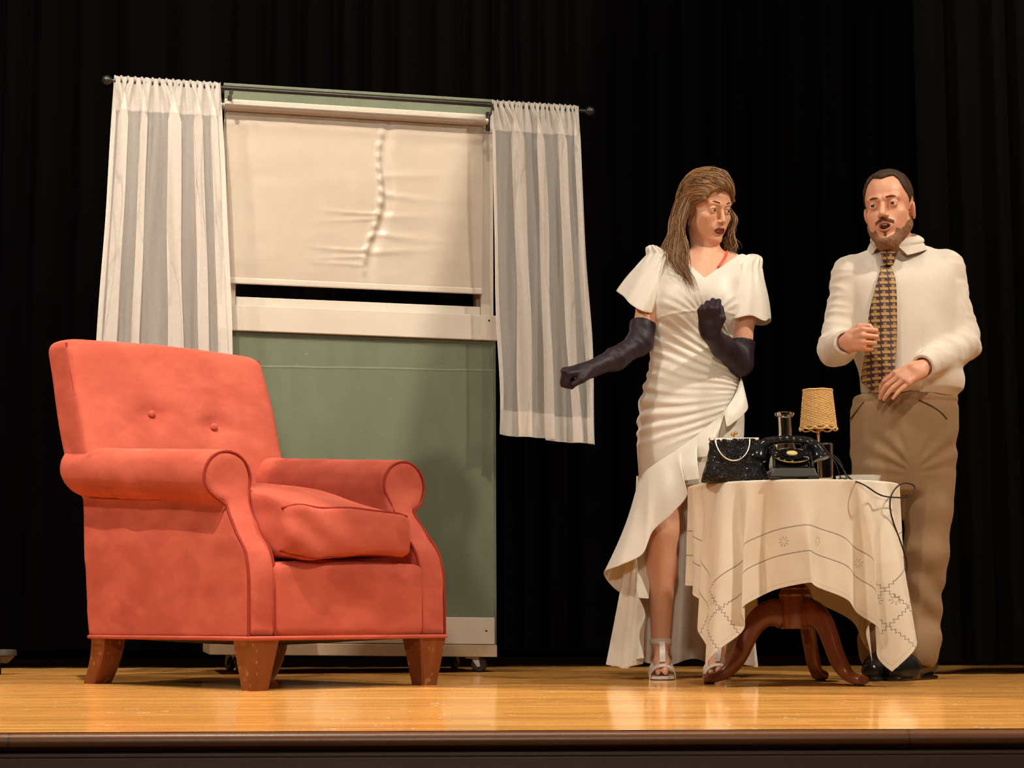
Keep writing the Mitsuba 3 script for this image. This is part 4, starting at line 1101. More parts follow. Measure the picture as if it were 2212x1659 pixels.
def head_fn(fem, opening=0.0):
    """Signed distance of a head in its own frame: origin between the eyes, face towards -y, z up, metres."""
    w = 0.95 if fem else 1.0
    def fn(p):
        q = p.copy(); ax = np.abs(q[:, 0]) / w
        s = np.stack([ax, q[:, 1], q[:, 2]], 1)
        jaw_z = -0.004 * (not fem) - 0.010 * opening
        d = ell(s, (0, 0.008, 0.036), (0.0745, 0.096, 0.084))
        d = sm(d, ell(s, (0, -0.022, -0.045), (0.056, 0.066, 0.066)), 0.022)
        d = sm(d, ell(s, (0, 0.052, -0.01), (0.062, 0.058, 0.07)), 0.03)
        jw = 0.047 if fem else 0.054
        d = sm(d, rc(s, (jw, 0.000, -0.058), (0.012, -0.070, -0.098 + jaw_z), 0.017, 0.017 if fem else 0.021), 0.022)
        d = sm(d, ell(s, (0, -0.078, -0.100 + jaw_z), (0.017 if fem else 0.024, 0.019, 0.017)), 0.016)
        d = sm(d, ell(s, (0.040, -0.054, -0.026), (0.025, 0.025, 0.022) if fem else (0.022, 0.021, 0.020)), 0.020)           # cheek
        d = sm(d, ell(s, (0.034, -0.032, -0.054), (0.026, 0.036, 0.036) if fem else (0.024, 0.034, 0.034)), 0.024)
        d = sm(d, ell(s, (0, -0.069, -0.064), (0.031, 0.031, 0.025 + 0.004 * opening)), 0.015)   # mouth mound
        d = sm(d, rc(s, (0.008, -0.0865 if fem else -0.088, 0.018), (0.044, -0.070, 0.021), 0.0065 if fem else 0.0092, 0.0075), 0.018 if fem else 0.014)   # brow ridge
        d = smax(d, -ell(s, (0.0315, -0.098, -0.001), (0.0165, 0.0175, 0.0135)), 0.013)     # eye socket
        d = sm(d, rc(s, (0, -0.087, 0.006), (0, -0.1075 if fem else -0.113, -0.034), 0.0060 if fem else 0.0065, 0.0078 if fem else 0.0105), 0.010)
        d = sm(d, ell(s, (0.0105, -0.098, -0.038), (0.0066 if fem else 0.0088, 0.0088 if fem else 0.0095, 0.0062)), 0.006)
        d = smax(d, -ell(s, (0.0058, -0.107, -0.0455), (0.0038, 0.0055, 0.004)), 0.003)       # nostrils
        d = smax(d, -rc(s, (0, -0.107, -0.049), (0, -0.107, -0.057), 0.0035, 0.003), 0.006)     # philtrum
        d = smax(d, -rc(s, (0.0, -0.104, -0.0845 + jaw_z), (0.012, -0.100, -0.084 + jaw_z), 0.005, 0.004), 0.010)
        if opening:
            d = smax(d, -ell(s, (0, -0.098, -0.0690 - 0.002), (0.0185, 0.024, 0.0105 * opening)), 0.003)
        # lids around the eyeball, cut open by an almond
        e = s - np.array([0.0315, -0.0745, 0.0])
        d = sm(d, np.maximum(np.linalg.norm(e, axis=1) - 0.0148, e[:, 1] - 0.004), 0.004)
        d = smax(d, -ell(e, (0.0005, -0.016, -0.0006), (0.0130, 0.0125, 0.0052 if fem else 0.0041)), 0.0012)
        # ears
        ez = np.array([0.0745, 0.016, -0.012])
        R = np.array(trimesh.transformations.euler_matrix(0.25, 0, 0.35)[:3, :3])
        t = (s - ez) @ R
        ear = ell(t, (0, 0, 0), (0.0070, 0.0175, 0.028))
        ear = smax(ear, -ell(t, (0.0075, -0.002, 0.002), (0.005, 0.0105, 0.018)), 0.004)
        d = sm(d, ear, 0.006)
        return d
    return fn

def lips(fem, opening):
    """Upper and lower lip as two short curved bodies."""
    o = 0.0065 * opening
    w = 0.0205 if fem else 0.0235
    def crv(pts, n=25): return catmull(np.array(pts), n)
    zc = -0.0675
    up = crv([(-w, -0.0845, zc - 0.001 - o * .3), (-0.013, -0.0955, zc + 0.0020 + o * .5), (-0.0045, -0.0995, zc + 0.0040 + o * .6), (0, -0.0998, zc + 0.0030 + o * .6), (0.0045, -0.0995, zc + 0.0040 + o * .6), (0.013, -0.0955, zc + 0.0020 + o * .5), (w, -0.0845, zc - 0.001 - o * .3)])
    lo_ = crv([(-w + .001, -0.0845, zc - 0.002 - o * .4), (-0.012, -0.0945, zc - 0.0055 - o * 1.3), (0, -0.0975, zc - 0.0068 - o * 1.7), (0.012, -0.0945, zc - 0.0055 - o * 1.3), (w - .001, -0.0845, zc - 0.002 - o * .4)])
    t = np.linspace(-1, 1, 25)
    a = tube(up, 0.0012 + (0.0030 if fem else 0.0015) * (1 - t**2) ** 0.6, 10)
    b = tube(lo_, 0.0012 + (0.0044 if fem else 0.0026) * (1 - t**2) ** 0.6, 10)
    return a, b

def eye_meshes(M, look, iris_mat, par, sc=1.0, w=1.0):
    """Eyeballs turned to look along `look` (head frame)."""
    for sx in (-1, 1):
        c = np.array([0.0315 * sx * w, -0.0745, 0.0])
        s = trimesh.creation.icosphere(4, 0.0124); s.apply_translation(c)
        k = obj('eye', xf(s, M), 'm_eyewhite', par, smooth=True)
        l = unit(look)
        e1 = unit(np.cross(l, [0, 0, 1])); IM = frame(e1, np.cross(e1, l) * -1, l, c)
        cap = lathe([(0.0062, 0.0110), (0.0059, 0.0114), (0.0045, 0.0120), (0.0026, 0.01265), (0.0, 0.0128)], 24)
        obj('iris', xf(xf(cap, IM), M), iris_mat, k, smooth=True)

def shell(fn, off, lo, hi, h, mask):
    """A layer lying on the surface fn: its thickness `off` may vary from point to point and sinks below the skin outside the mask."""
    return surf(lambda p: np.maximum(fn(p) - off(p), -fn(p) - 0.006), lo, hi, h)

def hand_fn(curl, thumb, spread=0.06, size=1.0, glove=0.0):
    """A right hand in its own frame: wrist at the origin, fingers towards +x, back of the hand +z, thumb side +y.
    curl: bend at the three joints of each finger (index to little), in radians."""
    L = [(0.043, 0.026, 0.021), (0.047, 0.030, 0.022), (0.043, 0.028, 0.021), (0.034, 0.021, 0.019)]
    base = [(0.094, 0.029, 0.000), (0.097, 0.0085, 0.003), (0.092, -0.0115, 0.001), (0.083, -0.030, -0.004)]
    rad = [(0.0094, 0.0084, 0.0075, 0.0064), (0.0096, 0.0086, 0.0077, 0.0066), (0.0092, 0.0082, 0.0073, 0.0062), (0.0082, 0.0072, 0.0064, 0.0055)]
    bones = []
    for f in range(4):
        pnt = np.array(base[f]); a = 0.0; sp = spread * (1.3 - f * 0.9)
        chain = [pnt]
        for j in range(3):
            a += curl[f][j]
            d = np.array([math.cos(a) * math.cos(sp), math.cos(a) * math.sin(sp), -math.sin(a)])
            pnt = pnt + d * L[f][j]; chain.append(pnt)
        bones.append((chain, rad[f]))
    th = [np.array(t) for t in thumb]
    def fn(p):
        p = p / size
        d = bx(p, (0.052, 0.000, -0.002), (0.046, 0.036, 0.0135), 0.0125)
        d = sm(d, rc(p, (0.0, 0.0, 0.0), (0.03, 0.0, -0.001), 0.026, 0.026), 0.02) if glove >= 0 else d
        d = np.maximum(d, -p[:, 0] - 0.03)
        for f in range(4):
            d = sm(d, rc(p, (0.02, base[f][1] * 0.5, 0.002), base[f], 0.010, 0.0108), 0.006)
        d = sm(d, rc(p, th[0], th[1], 0.0155, 0.0125), 0.012)
        dt = np.minimum(rc(p, th[1], th[2], 0.0112, 0.0100), rc(p, th[2], th[3], 0.0098, 0.0078))
        d = sm(d, dt, 0.004)
        for ch, r in bones:
            e = np.minimum(np.minimum(rc(p, ch[0], ch[1], r[0], r[1]), rc(p, ch[1], ch[2], r[1], r[2])), rc(p, ch[2], ch[3], r[2], r[3]))
            d = sm(d, e, 0.0028)
        return (d - glove) * size
    return fn

def hand_mesh(fn, wrist, fingers, back, left=False, h=0.0026):
    """Places a hand: wrist point, direction of the fingers, direction the back of the hand faces."""
    m = surf(fn, (-0.034, -0.075, -0.10), (0.20, 0.085, 0.045), h)
    x = unit(fingers); z = unit(np.asarray(back, float) - x * (np.asarray(back, float) @ x)); y = np.cross(z, x)
    if left:
        m.vertices *= [1, -1, 1]; m.invert()
    return xf(m, frame(x, y, z, wrist))
FIST = [(1.35, 1.65, 0.9)] * 4
# ---------------------------------------------------------------- the woman in the white dress
def rotx4(a): return trimesh.transformations.rotation_matrix(a, [1, 0, 0])
def roty4(a): return trimesh.transformations.rotation_matrix(a, [0, 1, 0])

def torso_fn(rows, YB, shrink=0.0, depth=None):
    """rows: (photo row, left and right pixel, half depth, forward shift) of a body's cross-sections at depth YB."""
    zs, cx, a, b, cy = [], [], [], [], []
    for py, xl, xr, dep, fw in rows[::-1]:
        L, R = P(xl, py, YB), P(xr, py, YB)
        zs.append((L[2] + R[2]) / 2); cx.append((L[0] + R[0]) / 2); a.append((R[0] - L[0]) / 2); b.append(dep); cy.append(YB - fw)
    f = [pchip(zs, v) for v in (cx, a, b, cy)]
    z0, z1 = zs[0], zs[-1]
    def par(z):
        zc = np.clip(z, z0, z1)
        return [g(zc) for g in f]
    def fn(p):
        c, aa, bb, yy = par(p[:, 2])
        aa = aa - shrink; bb = bb - shrink
        u, v = (p[:, 0] - c) / aa, (p[:, 1] - yy) / bb
        k = (np.abs(u) ** 2.3 + np.abs(v) ** 2.3) ** (1 / 2.3)
        d = (k - 1) * np.minimum(aa, bb) * 0.92
        return smax(d, np.maximum(p[:, 2] - z1, z0 - p[:, 2]), 0.02)
    fn.par, fn.z = par, (z0, z1)
    return fn

def arm_chain(pts, radii, k=0.02):
    def fn(p):
        d = None
        for (a, b), (r, s) in zip(zip(pts, pts[1:]), zip(radii, radii[1:])):
            e = rc(p, a, b, r, s); d = e if d is None else sm(d, e, k)
        return d
    return fn

def placed(fn, wrist, fingers, back, left=False):
    """A hand's distance function in world coordinates."""
    x = unit(fingers); z = unit(np.asarray(back, float) - x * (np.asarray(back, float) @ x)); y = np.cross(z, x)
    R = np.stack([x, y, z], 1)
    def g(p):
        q = (p - np.asarray(wrist)) @ R
        if left: q = q * np.array([1, -1, 1])
        return fn(q)
    return g

def woman():
    w = thing('person', 'woman in a long cream ruffled dress and dark evening gloves standing behind the table', 'person')
    YB = 6.76
    R_ = lambda px, py, dy=0.0: P(px, py, YB + dy)
    HM = np.eye(4); HM[:3, 3] = R_(1529, 449, -0.01)
    HM = HM @ trimesh.transformations.rotation_matrix(math.radians(31), [0, 0, 1]) @ rotx4(math.radians(18)) @ roty4(math.radians(-2))
    HI = np.linalg.inv(HM)
    hf = head_fn(True, 0.15)
    rows = [(548, 1475, 1585, 0.055, -0.01), (562, 1440, 1606, 0.075, -0.005), (585, 1425, 1612, 0.095, 0.0), (615, 1412, 1610, 0.112, 0.012), (650, 1407, 1603, 0.122, 0.018), (690, 1408, 1598, 0.112, 0.012), (730, 1407, 1593, 0.098, 0.004),
            (770, 1405, 1588, 0.093, 0.0), (800, 1401, 1590, 0.098, 0.0), (835, 1391, 1598, 0.108, -0.004), (870, 1382, 1605, 0.118, -0.008), (910, 1378, 1608, 0.124, -0.01), (960, 1376, 1606, 0.125, -0.008), (1010, 1378, 1601, 0.120, -0.004), (1060, 1381, 1594, 0.112, 0.0)]
    tor = torso_fn(rows, YB)
    skin_t = torso_fn(rows, YB, 0.006)
    neck0, neck1 = (HM @ [0, 0.018, -0.07, 1])[:3], R_(1532, 572, 0.005)
    hx_ = lambda p: p @ HI[:3, :3].T + HI[:3, 3]
    shL, shR = R_(1430, 570, 0.0), R_(1614, 588, -0.01)
    def chest(p):
        d = skin_t(p)
        d = sm(d, rc(p, neck1, shL, 0.040, 0.030), 0.03); d = sm(d, rc(p, neck1, shR, 0.038, 0.020), 0.03)
        for bx_ in (1462, 1560):
            d = sm(d, ell(p, R_(bx_, 668, -0.078), (0.052, 0.045, 0.052)), 0.035)
        return d
    def head_neck(p):
        q = hx_(p)
        d = sm(hf(q), rc(p, neck0, neck1, 0.047, 0.052), 0.018)
        d = sm(d, chest(p) + 0.0, 0.03)
        for s in (-1, 1):      # collar bones
            d = sm(d, rc(p, R_(1532 + s * 12, 592, -0.083), R_(1532 + s * 44, 583, -0.062), 0.006, 0.006), 0.016)
        return d
    zlo = R_(1530, 640)[2]
    lo = np.array([R_(1420, 0)[0], YB - 0.21, zlo]); hi = np.array([R_(1622, 0)[0], YB + 0.15, R_(1530, 362)[2]])
    head = surf(head_neck, lo, hi, 0.0027)
    # arms and legs of bare skin
    el, wl = R_(1382, 742, -0.07), R_(1272, 800, -0.20)
    er, wr = R_(1600, 788, -0.05), R_(1533, 722, -0.21)
    armL = arm_chain([shL, R_(1404, 660, -0.03), el], [0.039, 0.043, 0.036])
    armR = arm_chain([shR, R_(1604, 690, -0.03), er], [0.039, 0.043, 0.036])
    def leg(hip, knee, ank, heel, toe):
        calf = knee + (ank - knee) * 0.32 + np.array([0, 0.022, 0])
        def fn(p):
            d = rc(p, hip, knee, 0.078, 0.050)
            d = sm(d, rc(p, knee, calf, 0.047, 0.050), 0.03); d = sm(d, rc(p, calf, ank, 0.050, 0.0275), 0.03)
            d = sm(d, rc(p, knee + [0, -0.018, 0.0], ank, 0.040, 0.025), 0.02)
            d = sm(d, rc(p, ank, heel, 0.028, 0.024), 0.012)
            mid = heel + (toe - heel) * 0.62 + np.array([0, 0, 0.012])
            d = sm(d, rc(p, ank + [0, -0.004, -0.012], mid, 0.025, 0.019), 0.02); d = sm(d, rc(p, heel, mid, 0.022, 0.024), 0.015)
            d = sm(d, rc(p, mid + [0.014, 0, 0], toe + [0.010, 0, 0.002], 0.017, 0.010), 0.01); d = sm(d, rc(p, mid - [0.014, 0, 0], toe + [-0.014, 0.014, 0.0], 0.016, 0.009), 0.01)
            return d
        return fn
    def on_floor(px, Y, z): 
        q = P(px, 1300, Y); return np.array([q[0] * 1.0, Y, z])
    fl = dict(ank=on_floor(1424, YB + 0.02, 0.125), heel=on_floor(1424, YB + 0.045, 0.085), toe=on_floor(1427, YB - 0.125, 0.024))
    fr = dict(ank=on_floor(1548, YB + 0.06, 0.125), heel=on_floor(1549, YB + 0.085, 0.085), toe=on_floor(1541, YB - 0.08, 0.024))
    kL, kR = R_(1431, 1150, -0.03), R_(1536, 1160, 0.0)
    legL = leg(R_(1440, 960, 0.0), kL, **fl); legR = leg(R_(1540, 960, 0.0), kR, **fr)
    def limbs(p):
        return np.minimum(np.minimum(armL(p), armR(p)), np.minimum(np.minimum(legL(p), legR(p)), np.maximum(chest(p), R_(0, 630)[2] * 0 + p[:, 2] - R_(1530, 630)[2])))
    body = surf(limbs, (R_(1340, 0)[0], YB - 0.30, 0.0), (R_(1660, 0)[0], YB + 0.2, R_(1530, 540)[2]), 0.0055)
    obj('body', cat(head, body), 'm_skin_pale', w, smooth=True)
    # face
    a, b = lips(True, 0.15)
    obj('lip', xf(a, HM), 'm_lip_dark', w, smooth=True); obj('lip', xf(b, HM), 'm_lip_dark', w, smooth=True)
    eye_meshes(HM, (0.25, -1, -0.28), 'm_iris', w, w=0.95)
    for sx in (-1, 1):
        pts = catmull(np.array([(sx * 0.013, -0.0915, 0.0235), (sx * 0.024, -0.0880, 0.0275), (sx * 0.036, -0.0790, 0.0275), (sx * 0.047, -0.0665, 0.0215)]), 18)
        obj('eyebrow', xf(tube(pts, np.r_[np.linspace(0.0018, 0.0024, 9), np.linspace(0.0023, 0.0008, 9)], 8), HM), 'm_brow', w, smooth=True)
        ang = np.linspace(math.radians(200), math.radians(340), 15)
        pts = np.array([[sx * 0.0300 + 0.0128 * math.cos(t) * 1.0, -0.0745 - 0.0135 + 0.010 * abs(math.cos(t)) ** 2.2, 0.0002 - 0.0062 * math.sin(t) * 0.95] for t in ang])
        obj('eyelash', xf(tube(pts, 0.00095, 6), HM), 'm_brow', w, smooth=True)
    # ---- gloves: sleeve of the glove over the arm and the closed hand, one piece each
    def glove(name, pts, radii, wrist, fingers, back, left, seed, curl):
        ch = arm_chain(pts, radii, 0.025)
        thumb = [(0.018, 0.024, -0.010), (0.052, 0.044, -0.020), (0.083, 0.036, -0.038), (0.090, 0.010, -0.046)]
        hf_ = placed(hand_fn(curl, thumb, 0.03, 0.94, 0.0016), wrist, fingers, back, left)
        ax = unit(pts[-1] - pts[0])
        def fn(p):
            q = p * 9.0 + np.outer(p @ ax, ax) * 42.0
            wr_ = 0.0024 * nz(q, 1.0, seed) + 0.0016 * nz(q, 2.1, seed + 1)
            d = sm(ch(p) + wr_ * np.clip((np.linalg.norm(p - wrist, axis=1) - 0.03) / 0.05, 0.15, 1), hf_(p), 0.012)
            cut = (p - pts[0]) @ unit(pts[1] - pts[0])
            return np.where(np.linalg.norm(p - pts[0], axis=1) < 0.115, smax(d, -cut, 0.004), d)
        A = np.array(list(pts) + [wrist + unit(fingers) * 0.13])
        return surf(fn, A.min(0) - 0.085, A.max(0) + 0.085, 0.0033)
    gl = glove('glove', [R_(1390, 700, -0.045), el, R_(1330, 776, -0.13), wl], [0.0465, 0.0395, 0.0365, 0.0285], wl, P(1205, 806, YB - 0.25) - wl, (-0.1, -0.45, 1.0), False, 21, [(1.25, 1.6, 0.95), (1.35, 1.65, 0.95), (1.4, 1.65, 0.95), (1.45, 1.6, 0.9)])
    obj('glove', gl, 'm_glove', w, smooth=True, label='dark purple opera glove on the arm stretched towards the window')
    gr = glove('glove', [R_(1604, 738, -0.04), er, R_(1562, 752, -0.13), wr], [0.0455, 0.0400, 0.0375, 0.0290], wr, P(1530, 655, YB - 0.262) - wr, (-0.30, -1.0, 0.25), True, 33, [(1.20, 1.70, 1.1), (1.28, 1.70, 1.1), (1.35, 1.7, 1.1), (1.42, 1.6, 1.0)])
    obj('glove', gr, 'm_glove', w, smooth=True, label='dark purple opera glove on the arm raised before the chest')
    # ---- dress: ruched gown
    zV = lambda py: R_(1530, py)[2]
    hipx = R_(1592, 850, -0.05)
    def gown(p):
        d = tor(p)
        d = sm(d, rc(p, R_(1478, 556, 0.005), R_(1424, 566, 0.0), 0.030, 0.040), 0.02); d = sm(d, rc(p, R_(1580, 562, 0.005), R_(1616, 580, -0.01), 0.030, 0.040), 0.02)
        for bx_ in (1462, 1560):
            d = sm(d, ell(p, R_(bx_, 668, -0.080), (0.055, 0.049, 0.055)), 0.04)
        x, z = p[:, 0], p[:, 2]
        # ruching: many soft horizontal tucks that draw together at the side with the ruffle
        t = np.clip((hipx[0] - x) / 0.32, 0, 1.3)
        zz = (z - hipx[2]) / (0.30 + 0.75 * t)
        ph = zz * 60 + 1.3 * nz(np.stack([x * 5, p[:, 1] * 5, z * 9], 1), 1.0, 4) + 0.5 * np.sin(x * 13)
        ruch = (np.abs(np.sin(ph)) ** 0.7 - 0.55) * 0.62 + 0.38 * np.sin(ph * 2.3 + x * 12)
        win = np.clip((zV(690) - z) / 0.02, 0, 1) * np.clip((z - zV(985)) / 0.06, 0, 1)
        win = win * np.clip(1 - np.clip((x - R_(1590, 0)[0] + 0.9 * (zV(850) - z)) / 0.02, 0, 1) * (z < zV(845)), 0, 1)
        d = d - 0.0050 * ruch * win
        band = np.clip(1 - np.abs(z - zV(692) - 0.012 * np.cos((x - R_(1505, 0)[0]) * 14)) / 0.006, 0, 1)
        d = d - 0.003 * band
        # gathers rising from the midriff seam into the bodice
        fan = np.sin(np.arctan2(x - R_(1512, 0)[0], z - zV(708)) * 26) * np.clip(1 - np.abs(z - zV(672)) / 0.05, 0, 1) * (p[:, 1] < YB)
        d = d - 0.0016 * fan
        # V neck
        dx = x - R_(1508, 0)[0]
        vee = np.maximum(dx / 1.35, -dx / 0.85) - (z - zV(615))
        front = np.maximum(vee * 0.6, p[:, 1] - (YB + 0.012))
        return smax(d, -front, 0.004) * 0.85
    gm = surf(gown, (R_(1360, 0)[0], YB - 0.22, zV(1062)), (R_(1660, 0)[0], YB + 0.20, zV(525)), 0.0042)
    obj('gown', gm, 'm_satin', w, smooth=True)
    # ---- ruffle that spirals from the right hip round to the left
    raw = [((1600, 812, -.03), (1608, 852, -.06)), ((1597, 830, -.06), (1616, 881, -.10)), ((1589, 852, -.085), (1570, 924, -.15)), ((1575, 875, -.105), (1562, 896, -.125)), ((1558, 895, -.115), (1546, 958, -.155)),
           ((1535, 917, -.125), (1529, 988, -.19)), ((1515, 934, -.13), (1496, 990, -.150)), ((1495, 950, -.132), (1509, 1036, -.205)), ((1475, 964, -.132), (1465, 1043, -.165)), ((1455, 978, -.128), (1484, 1068, -.215)),
           ((1432, 992, -.12), (1452, 1110, -.195)), ((1411, 1006, -.105), (1408, 1150, -.165)), ((1393, 1020, -.08), (1386, 1198, -.165)), ((1382, 1034, -.045), (1338, 1222, -.15)), ((1377, 1044, -.005), (1303, 1238, -.075)),
           ((1376, 1049, .03), (1316, 1262, .01)), ((1380, 1053, .065), (1356, 1290, -.035)), ((1390, 1058, .09), (1399, 1294, -.015))]
    n, m = 230, 46
    top = catmull(np.array([R_(*a) for a, b in raw]), n)
    from scipy.interpolate import CubicSpline
    tt = np.linspace(0, 1, len(raw)); u = np.linspace(0, 1, n)
    top = CubicSpline(tt, np.array([R_(*a) for a, b in raw]))(u)
    hem = pchip(tt, np.array([R_(*b) for a, b in raw]))(u)
    s = np.linspace(0, 1, m)[:, None, None]
    pos = top[None] * (1 - s) + hem[None] * s
    lin = np.linspace(0, 1, m)[:, None]
    pos[..., 1] -= 0.020 * np.sin(np.pi * lin) * np.interp(u, [0, 0.3, 0.7, 1], [0.6, 0.7, 1.0, 0.3])[None]
    pos[..., 0] -= (0.026 * np.sin(np.pi * lin) * np.clip((u - 0.68) / 0.2, 0, 1)[None]) * -0.6
    pos[..., 1] += 0.006 * np.sin(u * 70)[None] * lin * np.clip(1 - lin, 0.2, 1)
    pos[..., 1] += 0.008 * np.sin(u * 23 + 1)[None] * lin ** 2
    hemz = pos[..., 2]
    obj('ruffle', sheet(pos, 0.0016), 'm_satin', w, smooth=True)
    # ---- the train: the long back of the skirt that reaches the floor
    zt, zb = zV(1030), 0.050
    rows_ = []
    for k, t in enumerate(np.linspace(0, 1, 60)):
        th = np.radians(np.linspace(-78 + 42 * t ** 1.3, -282, 320))
        z = zt + (zb - zt) * t
        c0, a0, b0, y0 = [float(v) for v in tor.par(np.array([max(z, tor.z[0] + 0.001)]))]
        cxm = c0 * (1 - t) + R_(1474, 1300)[0] * t
        ax_ = (a0 + 0.008) * (1 - t ** 1.1) + 0.232 * t ** 1.1
        by_ = (b0 + 0.008) * (1 - t) + 0.215 * t
        wv = t ** 1.3 * (0.020 * np.sin(th * 9 + 0.7) + 0.014 * np.sin(th * 19 + 2.0) + 0.012 * np.sin(th * 31) * (th > -1.9))
        sx_, cy_ = np.sin(th), -np.cos(th)
        zz = z + t * (0.012 * np.sin(th * 7) + 0.012 * np.exp(-((th - th[0]) / 0.18) ** 2))
        rows_.append(np.stack([cxm + (ax_ + wv) * sx_, y0 + 0.02 * t + (by_ + wv) * cy_, np.maximum(zz, 0.006)], 1))
    tr = np.array(rows_)
    obj('train', sheet(tr, 0.0016), 'm_satin', w, smooth=True)
    # ---- flutter sleeves
    def sleeve(sh, elbow, out, hemc, rx, rz, tilt, seed, pts):
        n, m = 150, 40
        th = np.linspace(0, 2 * np.pi, n)
        A = [R_(*q) for q in pts]          # hem outline, closed
        hem = CubicSpline(np.linspace(0, 1, len(A) + 1), np.array(A + A[:1]), bc_type='periodic')(np.linspace(0, 1, n))
        ax = unit(elbow - sh); e1 = unit(np.cross(ax, [0, 1, 0])); e2 = np.cross(ax, e1)
        # the ring at the armhole, matched to the hem by angle
        c = hem.mean(0)
        ring = []
        for q in hem:
            d = q - c; d = d - ax * (d @ ax)
            ring.append(sh + np.array([0, 0, 0.012]) - ax * 0.0 + unit(d) * 0.052)
        ring = np.array(ring); topc = sh + out * 0.012 + np.array([0, 0, 0.054])
        rows = []
        for t in np.linspace(0, 1, m):
            if t < 0.22:
                s_ = t / 0.22
                q = topc[None] * (1 - s_) + ring * s_
                q = q + out[None] * 0.018 * math.sin(math.pi * s_) + np.array([0, 0, 0.012]) * math.sin(math.pi * s_)
            else:
                s_ = (t - 0.22) / 0.78
                q = ring * (1 - s_ ** 1.05) + hem * s_ ** 1.05
                q = q + (q - (sh + (c - sh) * s_)) * 0.10 * math.sin(math.pi * s_)
            pl = 0.0040 * np.sin(th * 13 + seed) * math.exp(-((t - 0.2) / 0.22) ** 2) + 0.004 * np.sin(th * 6 + seed * 2) * t
            dd = q - (sh + (c - sh) * t)[None]
            q = q + dd / (np.linalg.norm(dd, axis=1, keepdims=True) + 1e-9) * pl[:, None]
            rows.append(q)
        return sheet(np.array(rows), 0.0014)
    sl = sleeve(shL, el, np.array([-1.0, 0, 0.15]), None, 0, 0, 0, 1.0, [(1335, 631, -.01), (1352, 646, -.065), (1370, 664, -.095), (1388, 672, -.105), (1409, 676, -.085), (1413, 650, -.02), (1408, 640, .06), (1375, 632, .10), (1345, 628, .06)])
    obj('sleeve', sl, 'm_satin', w, smooth=True)
    sr = sleeve(shR, er, np.array([1.0, 0, 0.12]), None, 0, 0, 0, 2.0, [(1666, 690, -.02), (1650, 695, -.075), (1628, 684, -.105), (1596, 688, -.115), (1564, 692, -.105), (1549, 690, -.08), (1560, 684, -.01), (1585, 690, .06), (1625, 702, .085), (1655, 704, .04)])
    obj('sleeve', sr, 'm_satin', w, smooth=True)
    # ---- sandals
    for f in (fl, fr):
        sk = key_for('sandal', w)
        tx, ty = f['toe'][0], f['toe'][1]; hx0, hy = f['heel'][0], f['heel'][1]
        sc = np.linspace(0, 1, 20)
        zc = np.interp(sc, [0, 0.35, 0.62, 0.75, 1.0], [0.062, 0.040, 0.016, 0.013, 0.012])
        hw = np.interp(sc, [0, 0.12, 0.4, 0.72, 0.9, 1.0], [0.022, 0.030, 0.028, 0.042, 0.037, 0.016])
        up, dn = [], []
        ring = []
        for s_, z_, h_ in zip(sc, zc, hw):
            x = hx0 + (tx - hx0) * s_; y = hy + 0.02 + (ty - 0.022 - hy - 0.02) * s_
            ring.append([[x - h_, y, z_ - 0.009], [x + h_, y, z_ - 0.009], [x + h_, y, z_], [x - h_, y, z_]])
        ring = np.array(ring)
        g = grid(ring, closed_u=True)
        n0 = len(g.vertices)
        g = trimesh.Trimesh(g.vertices, np.vstack([g.faces, [[0, 1, 2], [0, 2, 3], [n0 - 4, n0 - 2, n0 - 3], [n0 - 4, n0 - 1, n0 - 2]]]), process=False)
        trimesh.repair.fix_normals(g)
        heel = m3.Manifold.batch_hull([m3.Manifold.sphere(0.002, 8).translate([hx0 + sx * 0.019, hy + yy, 0.054]) for sx in (-1, 1) for yy in (0.022, -0.018)] + [m3.Manifold.sphere(0.002, 8).translate([hx0 + sx * 0.011, hy + yy, 0.002]) for sx in (-1, 1) for yy in (0.018, -0.006)]).to_mesh()
        scene[sk] = mikit.ply(cat(g, trimesh.Trimesh(heel.vert_properties[:, :3], heel.tri_verts, process=False)), 'm_sandal')
        def strap(pts, wd, nm='strap'):
            c = catmull(np.array(pts), 30)
            t = np.gradient(c, axis=0); t /= np.linalg.norm(t, axis=1, keepdims=True)
            ctr = c.mean(0) * 0 + np.array([f['toe'][0], f['toe'][1] * 0.5 + f['ank'][1] * 0.5, 0.02])
            wdir = np.asarray(wd, float)
            pos = np.stack([c - wdir / 2, c + wdir / 2])
            obj(nm, sheet(pos, 0.0035), 'm_sandal', sk, smooth=40)
        m_ = f['heel'] + (f['toe'] - f['heel']) * 0.66; x0 = m_[0]; y0 = m_[1]
        dxy = (f['toe'][0] - f['heel'][0]) * 0.2
        strap([(x0 - 0.043, y0 - 0.004, 0.010), (x0 - 0.038, y0 - 0.006, 0.036), (x0 - 0.014, y0 - 0.008, 0.0555), (x0 + 0.014, y0 - 0.008, 0.0555), (x0 + 0.038, y0 - 0.006, 0.036), (x0 + 0.043, y0 - 0.004, 0.010)], (0, -0.046, -0.020))
        strap([(x0 - 0.041, y0 - 0.022, 0.010), (x0 - 0.034, y0 - 0.036, 0.034), (x0 - 0.010, y0 - 0.040, 0.047), (x0 + 0.014, y0 - 0.040, 0.046), (x0 + 0.037, y0 - 0.034, 0.032), (x0 + 0.042, y0 - 0.022, 0.010)], (0, -0.016, -0.008))
        ak = f['ank']
        strap([(x0, y0 - 0.030, 0.060), (x0 * .6 + ak[0] * .4, y0 * .6 + ak[1] * .4 - 0.050, 0.094), (ak[0], ak[1] - 0.044, 0.126)], (0.019, 0, 0))
        an = np.linspace(0, 2 * np.pi, 26)
        ring = np.array([[ak[0] + 0.0365 * math.cos(a), ak[1] + 0.002 + 0.0410 * math.sin(a), 0.126 - 0.003 * math.sin(a)] for a in an])
        pos = np.stack([ring - [0, 0, 0.0085], ring + [0, 0, 0.0085]])
